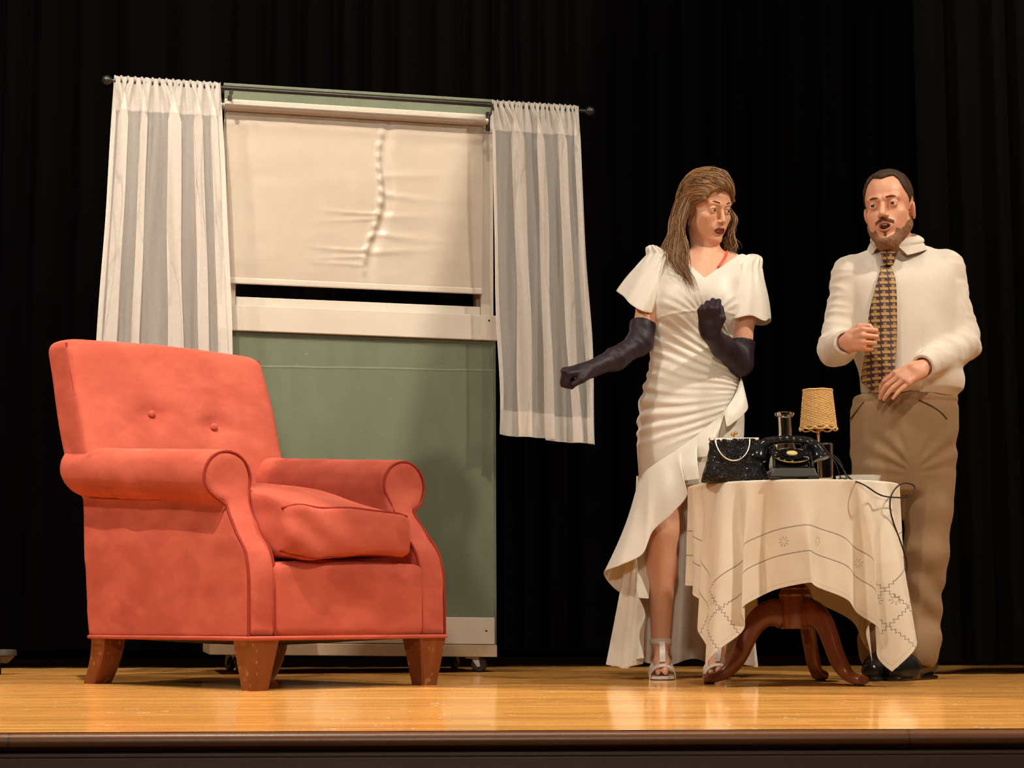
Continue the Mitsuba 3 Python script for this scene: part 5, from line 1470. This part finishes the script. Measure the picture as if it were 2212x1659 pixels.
        obj('strap', sheet(pos, 0.003), 'm_sandal', sk, smooth=40)
    # ---- necklace
    nk = catmull(np.array([R_(1572, 545, -0.045), R_(1568, 556, -0.070), R_(1562, 566, -0.085), R_(1553, 578, -0.100)]), 12)
    obj('necklace', tube(nk, 0.0042, 8), 'm_coral', w, smooth=True, label='coral red necklace')
    # ---- hair: a cap that follows the skull, and long locks
    def off(q):
        hl = np.interp(np.abs(q[:, 0]), [0, 0.03, 0.05, 0.066, 0.08], [0.072, 0.066, 0.048, 0.012, -0.03])      # hairline height by x on the front
        frontal = np.clip((-q[:, 1] - 0.005) / 0.02, 0, 1)
        m = np.clip((q[:, 2] - (hl * frontal + (-0.075) * (1 - frontal))) / 0.010, -1, 1)
        cr = 0.010 + 0.010 * np.clip(q[:, 2] / 0.1, 0, 1)
        st = 0.0012 * np.sin(np.arctan2(q[:, 0] + 0.01, q[:, 2] + 0.05) * 44 + q[:, 1] * 60) + 0.0008 * nz(q, 60, 3)
        return np.where(m > 0, (cr + st) * m ** 0.6, -0.006)
    cap = shell(hf, off, (-0.115, -0.135, -0.10), (0.115, 0.14, 0.155), 0.0036, None)
    obj('hair', xf(cap, HM), 'm_hair_a', w, smooth=True)
    hk = f'{w}__hair'
    r = np.random.default_rng(12)
    H3 = lambda x, y, z: (HM @ [x, y, z, 1])[:3]
    def lock_group(guides, count, spread, rad, mats, name='lock', wave=0.0):
        """Strands between neighbouring guide paths, a little loose."""
        G = [catmull(np.array(g), 22) for g in guides]
        bags = {mm: [] for mm in mats}
        for i in range(count):
            f = r.uniform(0, len(G) - 1.001); j = int(f); f -= j
            c = G[j] * (1 - f) + G[j + 1] * f
            t = np.linspace(0, 1, 22)[:, None]
            o1, o2 = r.normal(0, spread, 3), r.normal(0, spread * 1.5, 3)
            amp = 0.009 * t * np.sin(t * r.uniform(6, 14) + r.uniform(0, 6)) * r.normal(0, 1, 3)
            c = c + o1 * (1 - t) * 0.7 + o2 * t + amp + wave * t * np.sin(t * 13 + f * 2.5 + j) * np.array([0.010, -0.006, 0.0])
            c = c[:r.integers(17, 23)]
            bags[mats[r.choice(len(mats), p=[0.45, 0.35, 0.20])]].append(tube(c, np.interp(np.linspace(0, 1, len(c)), [0, 0.15, 0.7, 1], [0.6, 1, 0.9, 0.15]) * rad * r.uniform(0.6, 1.3), 5, caps=False))
        for mm, v in bags.items():
            if v: obj(name, cat(v), mm, hk, smooth=True)
    mats = ['m_hair_a', 'm_hair_b', 'm_hair_c']
    # long front lock over the chest, side lock, back hair on both sides
    lock_group([[H3(-0.070, -0.01, 0.05), R_(1484, 455, -0.075), R_(1480, 500, -0.085), R_(1482, 545, -0.100), R_(1492, 590, -0.130), R_(1498, 632, -0.140)],
                [H3(-0.074, 0.0, 0.04), R_(1474, 460, -0.06), R_(1466, 505, -0.065), R_(1466, 550, -0.085), R_(1480, 595, -0.120), R_(1490, 622, -0.135)],
                [H3(-0.078, 0.02, 0.05), R_(1466, 455, -0.035), R_(1454, 500, -0.04), R_(1450, 540, -0.06), R_(1464, 580, -0.10), R_(1478, 608, -0.125)]], 250, 0.0046, 0.0016, mats, wave=1.0)
    lock_group([[H3(-0.075, 0.04, 0.06), R_(1462, 440, 0.02), R_(1450, 490, 0.0), R_(1440, 525, -0.03), R_(1444, 548, -0.06), R_(1456, 566, -0.085)],
                [H3(-0.06, 0.08, 0.06), R_(1466, 450, 0.05), R_(1456, 500, 0.05), R_(1446, 535, 0.03), R_(1452, 560, 0.0), R_(1462, 590, -0.06)],
                [H3(-0.03, 0.10, 0.05), R_(1490, 460, 0.09), R_(1480, 510, 0.09), R_(1470, 550, 0.08), R_(1468, 590, 0.09), R_(1470, 620, 0.10)]], 220, 0.0055, 0.0017, mats, wave=1.0)
    lock_group([[H3(0.0, 0.11, 0.04), R_(1520, 470, 0.11), R_(1525, 520, 0.10), R_(1530, 560, 0.09), R_(1535, 600, 0.11)],
                [H3(0.05, 0.09, 0.04), R_(1565, 470, 0.09), R_(1572, 515, 0.08), R_(1574, 545, 0.06), R_(1574, 575, 0.06)],
                [H3(0.077, 0.03, 0.02), R_(1585, 470, 0.03), R_(1588, 505, 0.02), R_(1583, 535, 0.0), R_(1577, 556, -0.02)]], 190, 0.005, 0.0017, mats, wave=1.0)
    lock_group([[H3(-0.046, -0.076, 0.062), H3(-0.062, -0.058, 0.066), H3(-0.076, -0.025, 0.056), H3(-0.085, 0.015, 0.035), H3(-0.088, 0.045, 0.0), R_(1462, 490, 0.01)],
                [H3(-0.058, -0.064, 0.046), H3(-0.070, -0.046, 0.046), H3(-0.080, -0.018, 0.036), H3(-0.088, 0.015, 0.010), H3(-0.090, 0.035, -0.03), R_(1460, 505, -0.01)],
                [H3(-0.066, -0.050, 0.028), H3(-0.074, -0.036, 0.026), H3(-0.083, -0.012, 0.014), H3(-0.090, 0.012, -0.015), H3(-0.092, 0.025, -0.06), R_(1462, 515, -0.03)]], 170, 0.0032, 0.0015, mats)
    # hair combed back from the forehead in soft rolls, pinned at the crown
    lock_group([[H3(0.055, -0.070, 0.055), H3(0.042, -0.078, 0.088), H3(0.012, -0.060, 0.126), H3(-0.030, -0.010, 0.128), H3(-0.055, 0.03, 0.105)],
                [H3(0.030, -0.086, 0.070), H3(0.012, -0.088, 0.098), H3(-0.018, -0.066, 0.118), H3(-0.050, -0.015, 0.108), H3(-0.066, 0.03, 0.085)],
                [H3(0.005, -0.090, 0.074), H3(-0.016, -0.088, 0.090), H3(-0.044, -0.062, 0.098), H3(-0.066, -0.015, 0.088), H3(-0.074, 0.03, 0.065)],
                [H3(-0.030, -0.084, 0.066), H3(-0.046, -0.074, 0.074), H3(-0.063, -0.045, 0.072), H3(-0.076, -0.005, 0.062), H3(-0.079, 0.03, 0.045)]], 330, 0.0040, 0.0016, mats)
    lock_group([[H3(0.060, -0.060, 0.050), H3(0.060, -0.04, 0.095), H3(0.045, 0.0, 0.126), H3(0.01, 0.05, 0.122), H3(-0.03, 0.08, 0.09)],
                [H3(0.070, -0.040, 0.030), H3(0.078, -0.01, 0.075), H3(0.066, 0.03, 0.100), H3(0.03, 0.08, 0.09), H3(0.0, 0.10, 0.06)]], 160, 0.0045, 0.0016, mats)
    lock_group([[H3(-0.02, 0.0, 0.132), H3(-0.05, 0.03, 0.112), H3(-0.075, 0.05, 0.07), H3(-0.082, 0.05, 0.02), R_(1460, 480, 0.02)],
                [H3(0.02, 0.03, 0.130), H3(-0.02, 0.07, 0.115), H3(-0.05, 0.09, 0.07), H3(-0.06, 0.09, 0.02), R_(1470, 490, 0.06)]], 160, 0.0045, 0.0016, mats)
woman()
# ---------------------------------------------------------------- the man in shirt and tie
def man():
    w = thing('person', 'bearded man in white shirt, patterned tie and brown trousers at the right', 'person')
    YB = 6.63
    R_ = lambda px, py, dy=0.0: P(px, py, YB + dy)
    HM = np.eye(4); HM[:3, 3] = R_(1922, 455, -0.045)
    HM = HM @ roty4(math.radians(-4)) @ trimesh.transformations.rotation_matrix(math.radians(-24), [0, 0, 1]) @ rotx4(math.radians(-1)) @ np.diag([1.07, 1.05, 1.08, 1])
    HI = np.linalg.inv(HM)
    hf = head_fn(False, 1.0)
    hx_ = lambda p: p @ HI[:3, :3].T + HI[:3, 3]
    neck0, neck1 = (HM @ [0, 0.022, -0.085, 1])[:3], R_(1942, 545, 0.03)
    rows = [(540, 1885, 1998, 0.062, -0.035), (562, 1850, 2034, 0.085, -0.02), (590, 1826, 2060, 0.110, -0.01), (625, 1818, 2064, 0.128, 0.0), (680, 1822, 2064, 0.136, 0.006), (740, 1838, 2066, 0.138, 0.008),
            (790, 1849, 2074, 0.142, 0.008), (825, 1853, 2083, 0.145, 0.008), (846, 1855, 2078, 0.142, 0.006), (858, 1858, 2064, 0.132, 0.004), (872, 1860, 2058, 0.122, 0.002)]
    tor = torso_fn(rows, YB)
    shL, shR = R_(1838, 596, 0.0), R_(2044, 584, 0.03)
    eL, wL = R_(1806, 757, -0.04), R_(1829, 742, -0.26)
    eR, wR = R_(2080, 748, -0.03), R_(1993, 797, -0.22)
    hs = 1.0
    fingL, backL = np.array([0.42, -0.90, 0.0]), np.array([-0.90, -0.42, 0.06])
    thumbL = [(0.018, 0.022, -0.008), (0.050, 0.046, -0.016), (0.078, 0.046, -0.034), (0.092, 0.024, -0.044)]
    HL = placed(hand_fn([(1.30, 1.70, 1.0), (1.35, 1.70, 1.0), (1.38, 1.70, 1.0), (1.42, 1.65, 0.95)], thumbL, 0.02, hs), wL, fingL, backL)
    fingR, backR = np.array([-0.86, -0.30, -0.42]), np.array([-0.15, -0.80, 0.58])
    thumbR = [(0.018, 0.024, -0.010), (0.052, 0.050, -0.030), (0.084, 0.046, -0.052), (0.108, 0.034, -0.064)]
    HR = placed(hand_fn([(0.45, 0.75, 0.45), (0.40, 0.55, 0.35), (0.28, 0.40, 0.25), (0.20, 0.30, 0.2)], thumbR, 0.07, hs), wR, fingR, backR, True)
    def head_neck(p):
        q = hx_(p)
        d = sm(hf(q), rc(p, neck0, neck1, 0.058, 0.062), 0.02)
        return sm(d, rc(p, neck1 + [0, -0.008, -0.01], neck1 + [0, 0.0, -0.06], 0.056, 0.06), 0.03)
    head = surf(head_neck, R_(1835, 600, -0.20), R_(2010, 350, 0.17), 0.0027)
    def box_of(*pts, m=0.05):
        A = np.array(pts); return A.min(0) - m, A.max(0) + m
    parts = [head]
    for g, wv, f in ((HL, wL, fingL), (HR, wR, fingR)):
        lo, hi = box_of(wv - unit(f) * 0.02, wv + unit(f) * 0.19, m=0.07)
        parts.append(surf(g, lo, hi, 0.0026))
    armL = arm_chain([shL, eL, wL], [0.05, 0.040, 0.029]); armR = arm_chain([shR, eR, wR], [0.05, 0.040, 0.029])
    hipL, hipR = R_(1896, 935, 0.0), R_(2003, 935, 0.01)
    kL, kR = R_(1893, 1180, -0.02), R_(2000, 1185, -0.02)
    def flo(px, Y, z):
        q = P(px, 1300, Y); return np.array([q[0], Y, z])
    aL, aR = flo(1903, YB + 0.0, 0.10), flo(1972, YB - 0.03, 0.10)
    heelL, toeL = flo(1915, YB + 0.05, 0.04), flo(1876, YB - 0.17, 0.032)
    heelR, toeR = flo(1992, YB + 0.03, 0.04), flo(1926, YB - 0.165, 0.032)
    def inner(p):
        d = tor(p) + 0.012
        for a in (armL(p) + 0.004, armR(p) + 0.004): d = sm(d, a, 0.02)
        for h_, k_, a_, he, to in ((hipL, kL, aL, heelL, toeL), (hipR, kR, aR, heelR, toeR)):
            d = sm(d, rc(p, h_, k_, 0.065, 0.045), 0.03); d = sm(d, rc(p, k_, a_, 0.045, 0.03), 0.02)
            d = sm(d, rc(p, a_, he, 0.03, 0.024), 0.01); d = sm(d, rc(p, he, to, 0.022, 0.018), 0.01)
        return d
    parts.append(surf(inner, (R_(1770, 0)[0], YB - 0.33, 0.0), (R_(2125, 0)[0], YB + 0.24, R_(1900, 560)[2]), 0.0095))
    obj('body', cat(*parts), 'm_skin_ruddy', w, smooth=True)
    # face
    a, b = lips(False, 1.0)
    obj('lip', xf(a, HM), 'm_lip', w, smooth=True); obj('lip', xf(b, HM), 'm_lip', w, smooth=True)
    mo = trimesh.creation.icosphere(3, 1.0); mo.vertices = mo.vertices * [0.0185, 0.012, 0.011] + [0, -0.078, -0.0705]
    obj('mouth', xf(mo, HM), 'm_mouth', w, smooth=True)
    te = np.array([[[0.013 * math.sin(t), -0.072 - 0.0175 * math.cos(t), z] for t in np.linspace(-1.1, 1.1, 17)] for z in (-0.0625, -0.0668)])
    obj('teeth', xf(sheet(te, 0.002), HM), 'm_tooth', w, smooth=40)
    eye_meshes(HM, (-0.10, -1, -0.02), 'm_iris_blue', w)
    for sx in (-1, 1):
        pts = catmull(np.array([(sx * 0.013, -0.0945, 0.0195), (sx * 0.024, -0.0915, 0.0220), (sx * 0.037, -0.0820, 0.0220), (sx * 0.049, -0.0690, 0.0165)]), 18)
        obj('eyebrow', xf(tube(pts, np.r_[np.linspace(0.0026, 0.0036, 9), np.linspace(0.0034, 0.0012, 9)], 8), HM), 'm_brow_m', w, smooth=True)
    # hair: short, receding at the temples
    def off(q):
        x = np.abs(q[:, 0])
        hl = np.interp(x, [0, 0.018, 0.034, 0.050, 0.064, 0.075], [0.083, 0.089, 0.094, 0.078, 0.045, 0.012])
        fr = np.clip((-q[:, 1] - 0.0) / 0.03, 0, 1)
        side = np.clip(-q[:, 1] / 0.02 + 0.9, 0, 1)
        low = np.interp(q[:, 1], [-0.03, -0.012, 0.02, 0.06], [0.03, -0.018, -0.01, -0.065])
        m = (q[:, 2] - (hl * fr + low * (1 - fr))) / 0.012
        th = 0.0030 + 0.006 * np.clip((q[:, 2] - 0.02) / 0.08, 0, 1)
        st = 0.0016 * nz(q * [1, 0.5, 0.8], 170, 3) + 0.0015 * nz(q, 60, 8)
        ear = np.linalg.norm((q - [0, 0.016, -0.012]) * [0, 1, 0.62], axis=1) < 0.030
        return np.where((m > 0) & ~((x > 0.064) & ear), (th + st) * np.clip(m, 0, 1) ** 0.5, -0.005)
    obj('hair', xf(shell(hf, off, (-0.10, -0.125, -0.09), (0.10, 0.135, 0.155), 0.0032, None), HM), 'm_hair_dark', w, smooth=True)
    # beard along the jaw and chin, moustache, and the tuft below the lip
    def boff(q, part=0):
        ear = np.linalg.norm((q - [0, 0.016, -0.012]) * [0, 1, 0.62], axis=1) < 0.026
        x = np.abs(q[:, 0])
        ang = np.hypot(x / 0.030, (q[:, 2] + 0.079) / 0.028)            # bare zone round the mouth
        upper = np.interp(x, [0.0, 0.03, 0.045, 0.056, 0.066, 0.075], [-0.072, -0.074, -0.078, -0.070, -0.042, -0.012])
        m1 = np.minimum((upper - q[:, 2]) / 0.022, (ang - 1.0) / 0.25)
        m1 = np.minimum(m1, (0.004 - q[:, 1]) / 0.008)
        m1 = np.minimum(m1, (q[:, 2] + 0.150) / 0.01)
        mu = (0.0065 - np.abs(q[:, 2] - (-0.0505 - 6.5 * x ** 2 - 0.10 * x))) / 0.003
        mu = np.minimum(mu, (0.030 - x) / 0.004)
        tuft = (0.0055 - np.hypot(x, (q[:, 2] + 0.0955) * 0.8)) / 0.002
        m = m1 if part == 0 else np.maximum(mu, tuft)
        m = np.minimum(m, (-q[:, 1] + 0.012) / 0.01)
        th = 0.0022 + 0.011 * np.clip((-0.088 - q[:, 2]) / 0.03, 0, 1) * np.clip((0.05 - x) / 0.03, 0.2, 1)
        st = 0.0018 * nz(q, 190, 5) + 0.0012 * nz(q, 90, 6)
        return np.where((m > 0) & ~((np.abs(q[:, 0]) > 0.066) & ear), (th + st) * np.clip(m, 0, 1) ** 0.5, -0.005)
    obj('moustache', xf(shell(hf, lambda q: boff(q, 1), (-0.045, -0.135, -0.115), (0.045, -0.04, -0.02), 0.0022, None), HM), 'm_brow_m', w, smooth=True)
    obj('beard', xf(shell(hf, boff, (-0.095, -0.135, -0.160), (0.095, 0.05, 0.02), 0.0026, None), HM), 'm_beard', w, smooth=True)
    # ---- shirt
    cuffL, cuffR = wL + (eL - wL) * 0.06, wR + (eR - wR) * 0.05
    sl = [(shL, eL, wL, cuffL, 31), (shR, eR, wR, cuffR, 47)]
    zV = lambda py: R_(1950, py)[2]
    def shirt(p):
        d = tor(p) - 0.002
        d = sm(d, rc(p, R_(1905, 562, 0.03), shL, 0.030, 0.054), 0.04); d = sm(d, rc(p, R_(1978, 552, 0.04), shR, 0.030, 0.060), 0.04)
        blouse = nz(np.stack([p[:, 0] * 9, p[:, 1] * 9, p[:, 2] * 5], 1), 1.0, 9)
        d = d - 0.008 * blouse * np.clip((zV(620) - p[:, 2]) / 0.15, 0.2, 1)
        # long pulls that run from the armpits to the waist
        x0 = R_(1950, 0)[0]
        pull = np.sin((p[:, 0] - x0) * 34 + (p[:, 2] - zV(700)) * 16 * np.sign(p[:, 0] - x0) + 1.0)
        d = d - 0.004 * pull * np.clip((zV(640) - p[:, 2]) / 0.1, 0, 1)
        d = np.maximum(d, zV(873) - p[:, 2])
        for s, e, wv, cf, seed in sl:
            ax1, ax2 = unit(e - s), unit(wv - e)
            up = rc(p, s, e, 0.058, 0.053); fo = rc(p, e, cf + (e - cf) * 0.18, 0.054, 0.047)
            a_ = sm(up, fo, 0.02)
            near = np.exp(-(np.linalg.norm(p - e, axis=1) / 0.11) ** 2)
            q1 = p * 7 + np.outer(p @ ax1, ax1) * 26; q2 = p * 7 + np.outer(p @ ax2, ax2) * 30
            wr_ = 0.012 * (0.45 - np.abs(nz(q1, 1.0, seed))) * np.clip(1.2 - np.linalg.norm(p - s, axis=1) / 0.30, 0.25, 1) + 0.016 * (0.45 - np.abs(nz(q2, 1.0, seed + 3))) * np.clip(0.25 + near * 1.2, 0, 1)
            wr_ = wr_ + 0.005 * np.sin((p @ ax2) * 75 + 2 * nz(p, 12, seed)) * near
            c = cf; ax = unit(c - e); tt = (p - c) @ ax; rr = np.linalg.norm(p - c - tt[:, None] * ax, axis=1)
            cuff = np.maximum(rr - (0.0435 - 0.03 * np.clip(tt, -.06, .03)), np.maximum(tt - 0.012, -0.058 - tt))
            a_ = np.minimum(a_ - wr_, smax(cuff, -np.inf, 0.001) if False else cuff)
            d = sm(d, a_, 0.022)
            hole = np.maximum(rr - 0.0315, -tt - 0.018)
            d = np.maximum(d, -np.maximum(hole, -(tt + 0.012)))
        # placket down the front, under the tie
        d = d - 0.0015 * np.clip(1 - np.abs(p[:, 0] - R_(1916, 0)[0] + 0.02) / 0.018, 0, 1) ** 0.3 * (p[:, 1] < YB)
        # opening for the neck
        nk = rc(p, neck1 + [0, 0, -0.02], neck1 + [0, -0.01, 0.10], 0.060, 0.068)
        return np.maximum(d, -nk) * 0.85
    sm_ = surf(shirt, (R_(1738, 0)[0], YB - 0.36, zV(882)), (R_(2140, 0)[0], YB + 0.19, zV(500)), 0.0042)
    obj('shirt', sm_, 'm_shirt', w, smooth=True)
    sk = f'{w}__shirt'
    # collar: a band and two leaves that spread at the front
    fx = P(1918, 552, YB - 0.10)
    cc = neck1 + np.array([-0.008, -0.024, 0.0])
    th = np.linspace(math.radians(-252), math.radians(72), 90)       # angle 0 looks to the right, -90 to the front
    gap = math.radians(-98)
    def leaf(t0, t1, pt, t2):
        s = np.linspace(0, 1, 40)
        rows = []
        for k in np.linspace(0, 1, 12):
            a = np.linspace(t0, t1 + (t2 - t1) * k, 40)
            tilt = 0.022 * np.sin(a)                      # the back of the collar stands higher
            top_r = 0.0675; bot_r = 0.092 + 0.004 * s
            z_top = cc[2] + 0.050 + tilt * 1.0
            drop = 0.048 + pt * np.clip((s - 0.62) / 0.38, 0, 1) ** 1.6
            bulge = 0.010 * math.sin(math.pi * min(1, k * 1.8)) if k < 0.55 else 0.0055 * (1 - k)
            r = top_r + (bot_r - top_r) * k ** 0.7 + bulge
            lean = 0.014 * np.clip((s - 0.5) / 0.5, 0, 1) * k
            rows.append(np.stack([cc[0] + (r + lean) * np.cos(a), cc[1] + (r * 1.0 + lean) * np.sin(a), z_top - drop * k], 1))
        return sheet(np.array(rows), 0.003)
    obj('collar_leaf', leaf(math.radians(92), math.radians(-116), 0.020, math.radians(-84)), 'm_shirt', sk, smooth=40)
    obj('collar_leaf', leaf(math.radians(88), math.radians(228), 0.018, math.radians(208)), 'm_shirt', sk, smooth=40)
    band = np.array([[[cc[0] + 0.0655 * math.cos(a), cc[1] + 0.0655 * math.sin(a), cc[2] + z + 0.022 * math.sin(a)] for a in np.linspace(0, 2 * np.pi, 60)] for z in np.linspace(-0.03, 0.048, 6)])
    obj('collar_band', sheet(band, 0.003), 'm_shirt', sk, smooth=40)
    for py in (640, 700, 760):
        pass
    # ---- tie: knot and blade lying on the chest
    def front_y(x, z):
        lo, hi = np.full(len(x), YB - 0.30), np.full(len(x), YB + 0.0)
        for _ in range(24):
            mid = (lo + hi) / 2
            ins = tor(np.stack([x, mid, z], 1)) < 0
            hi = np.where(ins, mid, hi); lo = np.where(ins, lo, mid)
        return hi
    ys_ = np.array([572, 580, 604, 640, 673, 710, 742, 790, 818, 836, 856.0])
    cxs = np.array([1920, 1920, 1918.5, 1914, 1910, 1908, 1906.5, 1903, 1901, 1899, 1897.0])
    hws = np.array([10, 11.5, 18, 24, 28, 29.5, 30, 30, 29.5, 17, 0.6])
    f1, f2 = pchip(ys_, cxs), pchip(ys_, hws)
    pyv = np.linspace(572, 856, 90)
    K = 19
    pos = np.zeros((90, K, 3)); uvs = np.zeros((90, K, 2))
    for i, py in enumerate(pyv):
        u = np.linspace(-1, 1, K)
        px = f1(py) + f2(py) * u
        L = np.array([P(x, py, YB - 0.155) for x in px])
        y = front_y(L[:, 0], L[:, 2])
        fw = 0.013 + 0.004 * (1 - u ** 2)
        pos[i] = np.stack([L[:, 0], y - fw, L[:, 2]], 1)
        uvs[i, :, 0] = L[:, 0] - R_(1906, 0, -0.15)[0]; uvs[i, :, 1] = L[:, 2]
    # smooth the depth so that the cloth hangs rather than clings
    yk = np.minimum.accumulate(pos[..., 1].min(1))
    for i in range(90): pos[i, :, 1] = 0.35 * pos[i, :, 1] + 0.65 * (pos[i, :, 1] - pos[i, K // 2, 1] + min(pos[i, K // 2, 1], yk[i] + 0.004))
    b_ = sheet(pos, 0.004)
    obj('tie', b_, 'm_tie', w, smooth=True, uv=np.vstack([uvs.reshape(-1, 2)] * 2), label='brown and gold patterned tie')
    tk = f'{w}__tie'
    kc = R_(1920, 562, 0); ky = float(front_y(np.array([R_(1920, 0)[0]]), np.array([zV(590)]))[0])
    kr = []
    for t in np.linspace(0, 1, 12):
        py = 549 + 28 * t
        hw_ = np.interp(t, [0, 0.12, 0.5, 0.9, 1.0], [15.5, 17.5, 14.5, 11, 10]) * mpp(560, YB - 0.12)
        c = P(1920, py, ky - 0.012 + 0.004 * t)
        kr.append([[c[0] + hw_ * math.cos(a), c[1] - 0.006 + 0.013 * math.sin(a), c[2]] for a in np.linspace(0, 2 * np.pi, 24, endpoint=False)])
    kr = np.array(kr); g = grid(kr, closed_u=True)
    if g.volume < 0: g.invert()
    v = np.vstack([g.vertices, kr[0].mean(0)[None]]); k = np.arange(24)
    g = trimesh.Trimesh(v, np.vstack([g.faces, np.stack([np.full(24, len(v) - 1), k, (k + 1) % 24], 1)]), process=False)
    obj('knot', g, 'm_tie', tk, smooth=True, uv=np.stack([g.vertices[:, 0] - R_(1906, 0, -0.15)[0], g.vertices[:, 2]], 1))
    # ---- trousers
    hrow = [(852, 1850, 2062, 0.128, 0.004), (868, 1846, 2063, 0.130, 0.004), (890, 1838, 2068, 0.135, 0.002), (930, 1838, 2068, 0.138, -0.004), (985, 1840, 2062, 0.135, -0.008), (1040, 1842, 2056, 0.12, -0.008), (1075, 1848, 2052, 0.10, -0.005)]
    hip = torso_fn(hrow, YB)
    cR = [R_(2004, 1000, 0.0), R_(2004, 1100, -0.015), R_(1999, 1200, -0.02), R_(1986, 1320, 0.0), flo(1972, YB - 0.03, 0.09)]
    cL = [R_(1893, 1000, 0.0), R_(1893, 1100, -0.015), R_(1894, 1200, -0.02), R_(1897, 1320, 0.0), flo(1900, YB + 0.0, 0.09)]
    rad = [0.088, 0.078, 0.073, 0.073, 0.076]
    hemR = flo(1968, YB - 0.03, 0)
    def trousers(p):
        d = hip(p)
        for c, seed in ((cL, 61), (cR, 67)):
            l = arm_chain(c, rad, 0.03)(p)
            z = p[:, 2]
            q = np.stack([p[:, 0] * 8, p[:, 1] * 8, z * 7], 1)
            fold = (0.0075 * nz(q, 1.0, seed) + 0.004 * nz(q, 2.0, seed + 1)) * np.clip(0.35 + (c[0][1] - p[:, 1]) / 0.09, 0.2, 1)
            br = np.exp(-((z - 0.19 - 0.12 * (p[:, 0] - c[-1][0])) / 0.035) ** 2)
            fold = fold - 0.010 * br + 0.006 * np.exp(-((z - 0.135) / 0.035) ** 2)
            fold = fold + 0.006 * np.sin((z + (p[:, 0] - c[-1][0]) * 1.2) * 42 + 1) * np.exp(-((z - 0.27) / 0.08) ** 2)
            crease = 0.005 * np.exp(-((p[:, 0] - np.interp(z, [0.09, 0.8], [c[-1][0] - 0.01, c[0][0] - 0.01])) / 0.012) ** 2) * (p[:, 1] < YB)
            d = sm(d, l - fold - crease, 0.02)
        # the hem rests on the shoes: lower behind than in front
        cut = (0.040 + 0.12 * np.clip((YB + 0.0 - p[:, 1]), -0.2, 0.2) - 0.10 * (p[:, 0] - hemR[0]) * (p[:, 0] > R_(1935, 1400)[0])) - p[:, 2]
        d = np.maximum(d, cut)
        zt = zV(858)
        fly = np.exp(-((p[:, 0] - R_(1925, 0)[0] - 0.012 * np.sin((p[:, 2] - zV(900)) * 8)) / 0.012) ** 2) * (p[:, 1] < YB) * np.clip((p[:, 2] - zV(1040)) / 0.04, 0, 1)
        ax_ = np.abs(p[:, 0] - R_(1932, 0)[0])
        fan = np.sin(np.arctan2(p[:, 2] - zV(1035), ax_ + 0.02) * 17 + 1.5 * np.sign(p[:, 0] - R_(1932, 0)[0]))
        pull = 0.0026 * fan * np.exp(-((p[:, 2] - zV(975)) / 0.075) ** 2) * np.clip(ax_ / 0.04, 0, 1) * (p[:, 1] < YB)
        band = 0.004 * np.clip(1 - np.abs(p[:, 2] - zV(866)) / 0.014, 0, 1) ** 0.3
        pull = pull + band * (np.abs(p[:, 2] - zV(866)) < 0.014)
        return (np.maximum(d, p[:, 2] - zt) - 0.003 * fly - pull) * 0.85
    tm = surf(trousers, (R_(1815, 0)[0], YB - 0.24, 0.0), (R_(2090, 0)[0], YB + 0.22, zV(850)), 0.0048)
    obj('trousers', tm, 'm_trouser', w, smooth=True)
    tk2 = f'{w}__trousers'
    for pxs in ([(1984, 868), (2010, 880), (2032, 893), (2048, 908)], [(1872, 868), (1860, 884), (1849, 902)]):
        pts = []
        for px, py in pxs:
            q = R_(px, py, -0.13); lo_, hi_ = YB - 0.3, YB + 0.0
            for _ in range(24):
                mid = (lo_ + hi_) / 2
                if trousers(np.array([[q[0], mid, q[2]]]))[0] < 0: hi_ = mid
                else: lo_ = mid
            pts.append([q[0], hi_ - 0.0005, q[2]])
        obj('pocket_edge', tube(catmull(np.array(pts), 24), 0.0024, 7), 'm_trouser_dark', tk2, smooth=True)
    # ---- shoes
    for he, to in ((heelL, toeL), (heelR, toeR)):
        def shoe(p):
            d = rc(p, he + [0, 0, 0.012], he + [0, 0, 0.045], 0.040, 0.036)
            md = he + (to - he) * 0.66
            d = sm(d, rc(p, he + [0, 0, 0.01], md, 0.040, 0.046), 0.02)
            d = sm(d, rc(p, md, to + [0, 0, 0.0], 0.045, 0.032), 0.02)
            d = sm(d, rc(p, he + (to - he) * 0.30 + [0, 0, 0.055], md + [0, 0, 0.012], 0.030, 0.032), 0.02)
            sole = np.maximum(rc(p * [1, 1, 0], he * [1, 1, 0], to * [1, 1, 0], 0.042, 0.040), p[:, 2] - 0.012)
            return np.maximum(np.minimum(d, sole), 0.001 - p[:, 2])
        A = np.array([he, to])
        obj('shoe', surf(shoe, A.min(0) - [0.07, 0.07, 0.05], A.max(0) + [0.07, 0.07, 0.10], 0.004), 'm_shoe', w, smooth=True)
man()
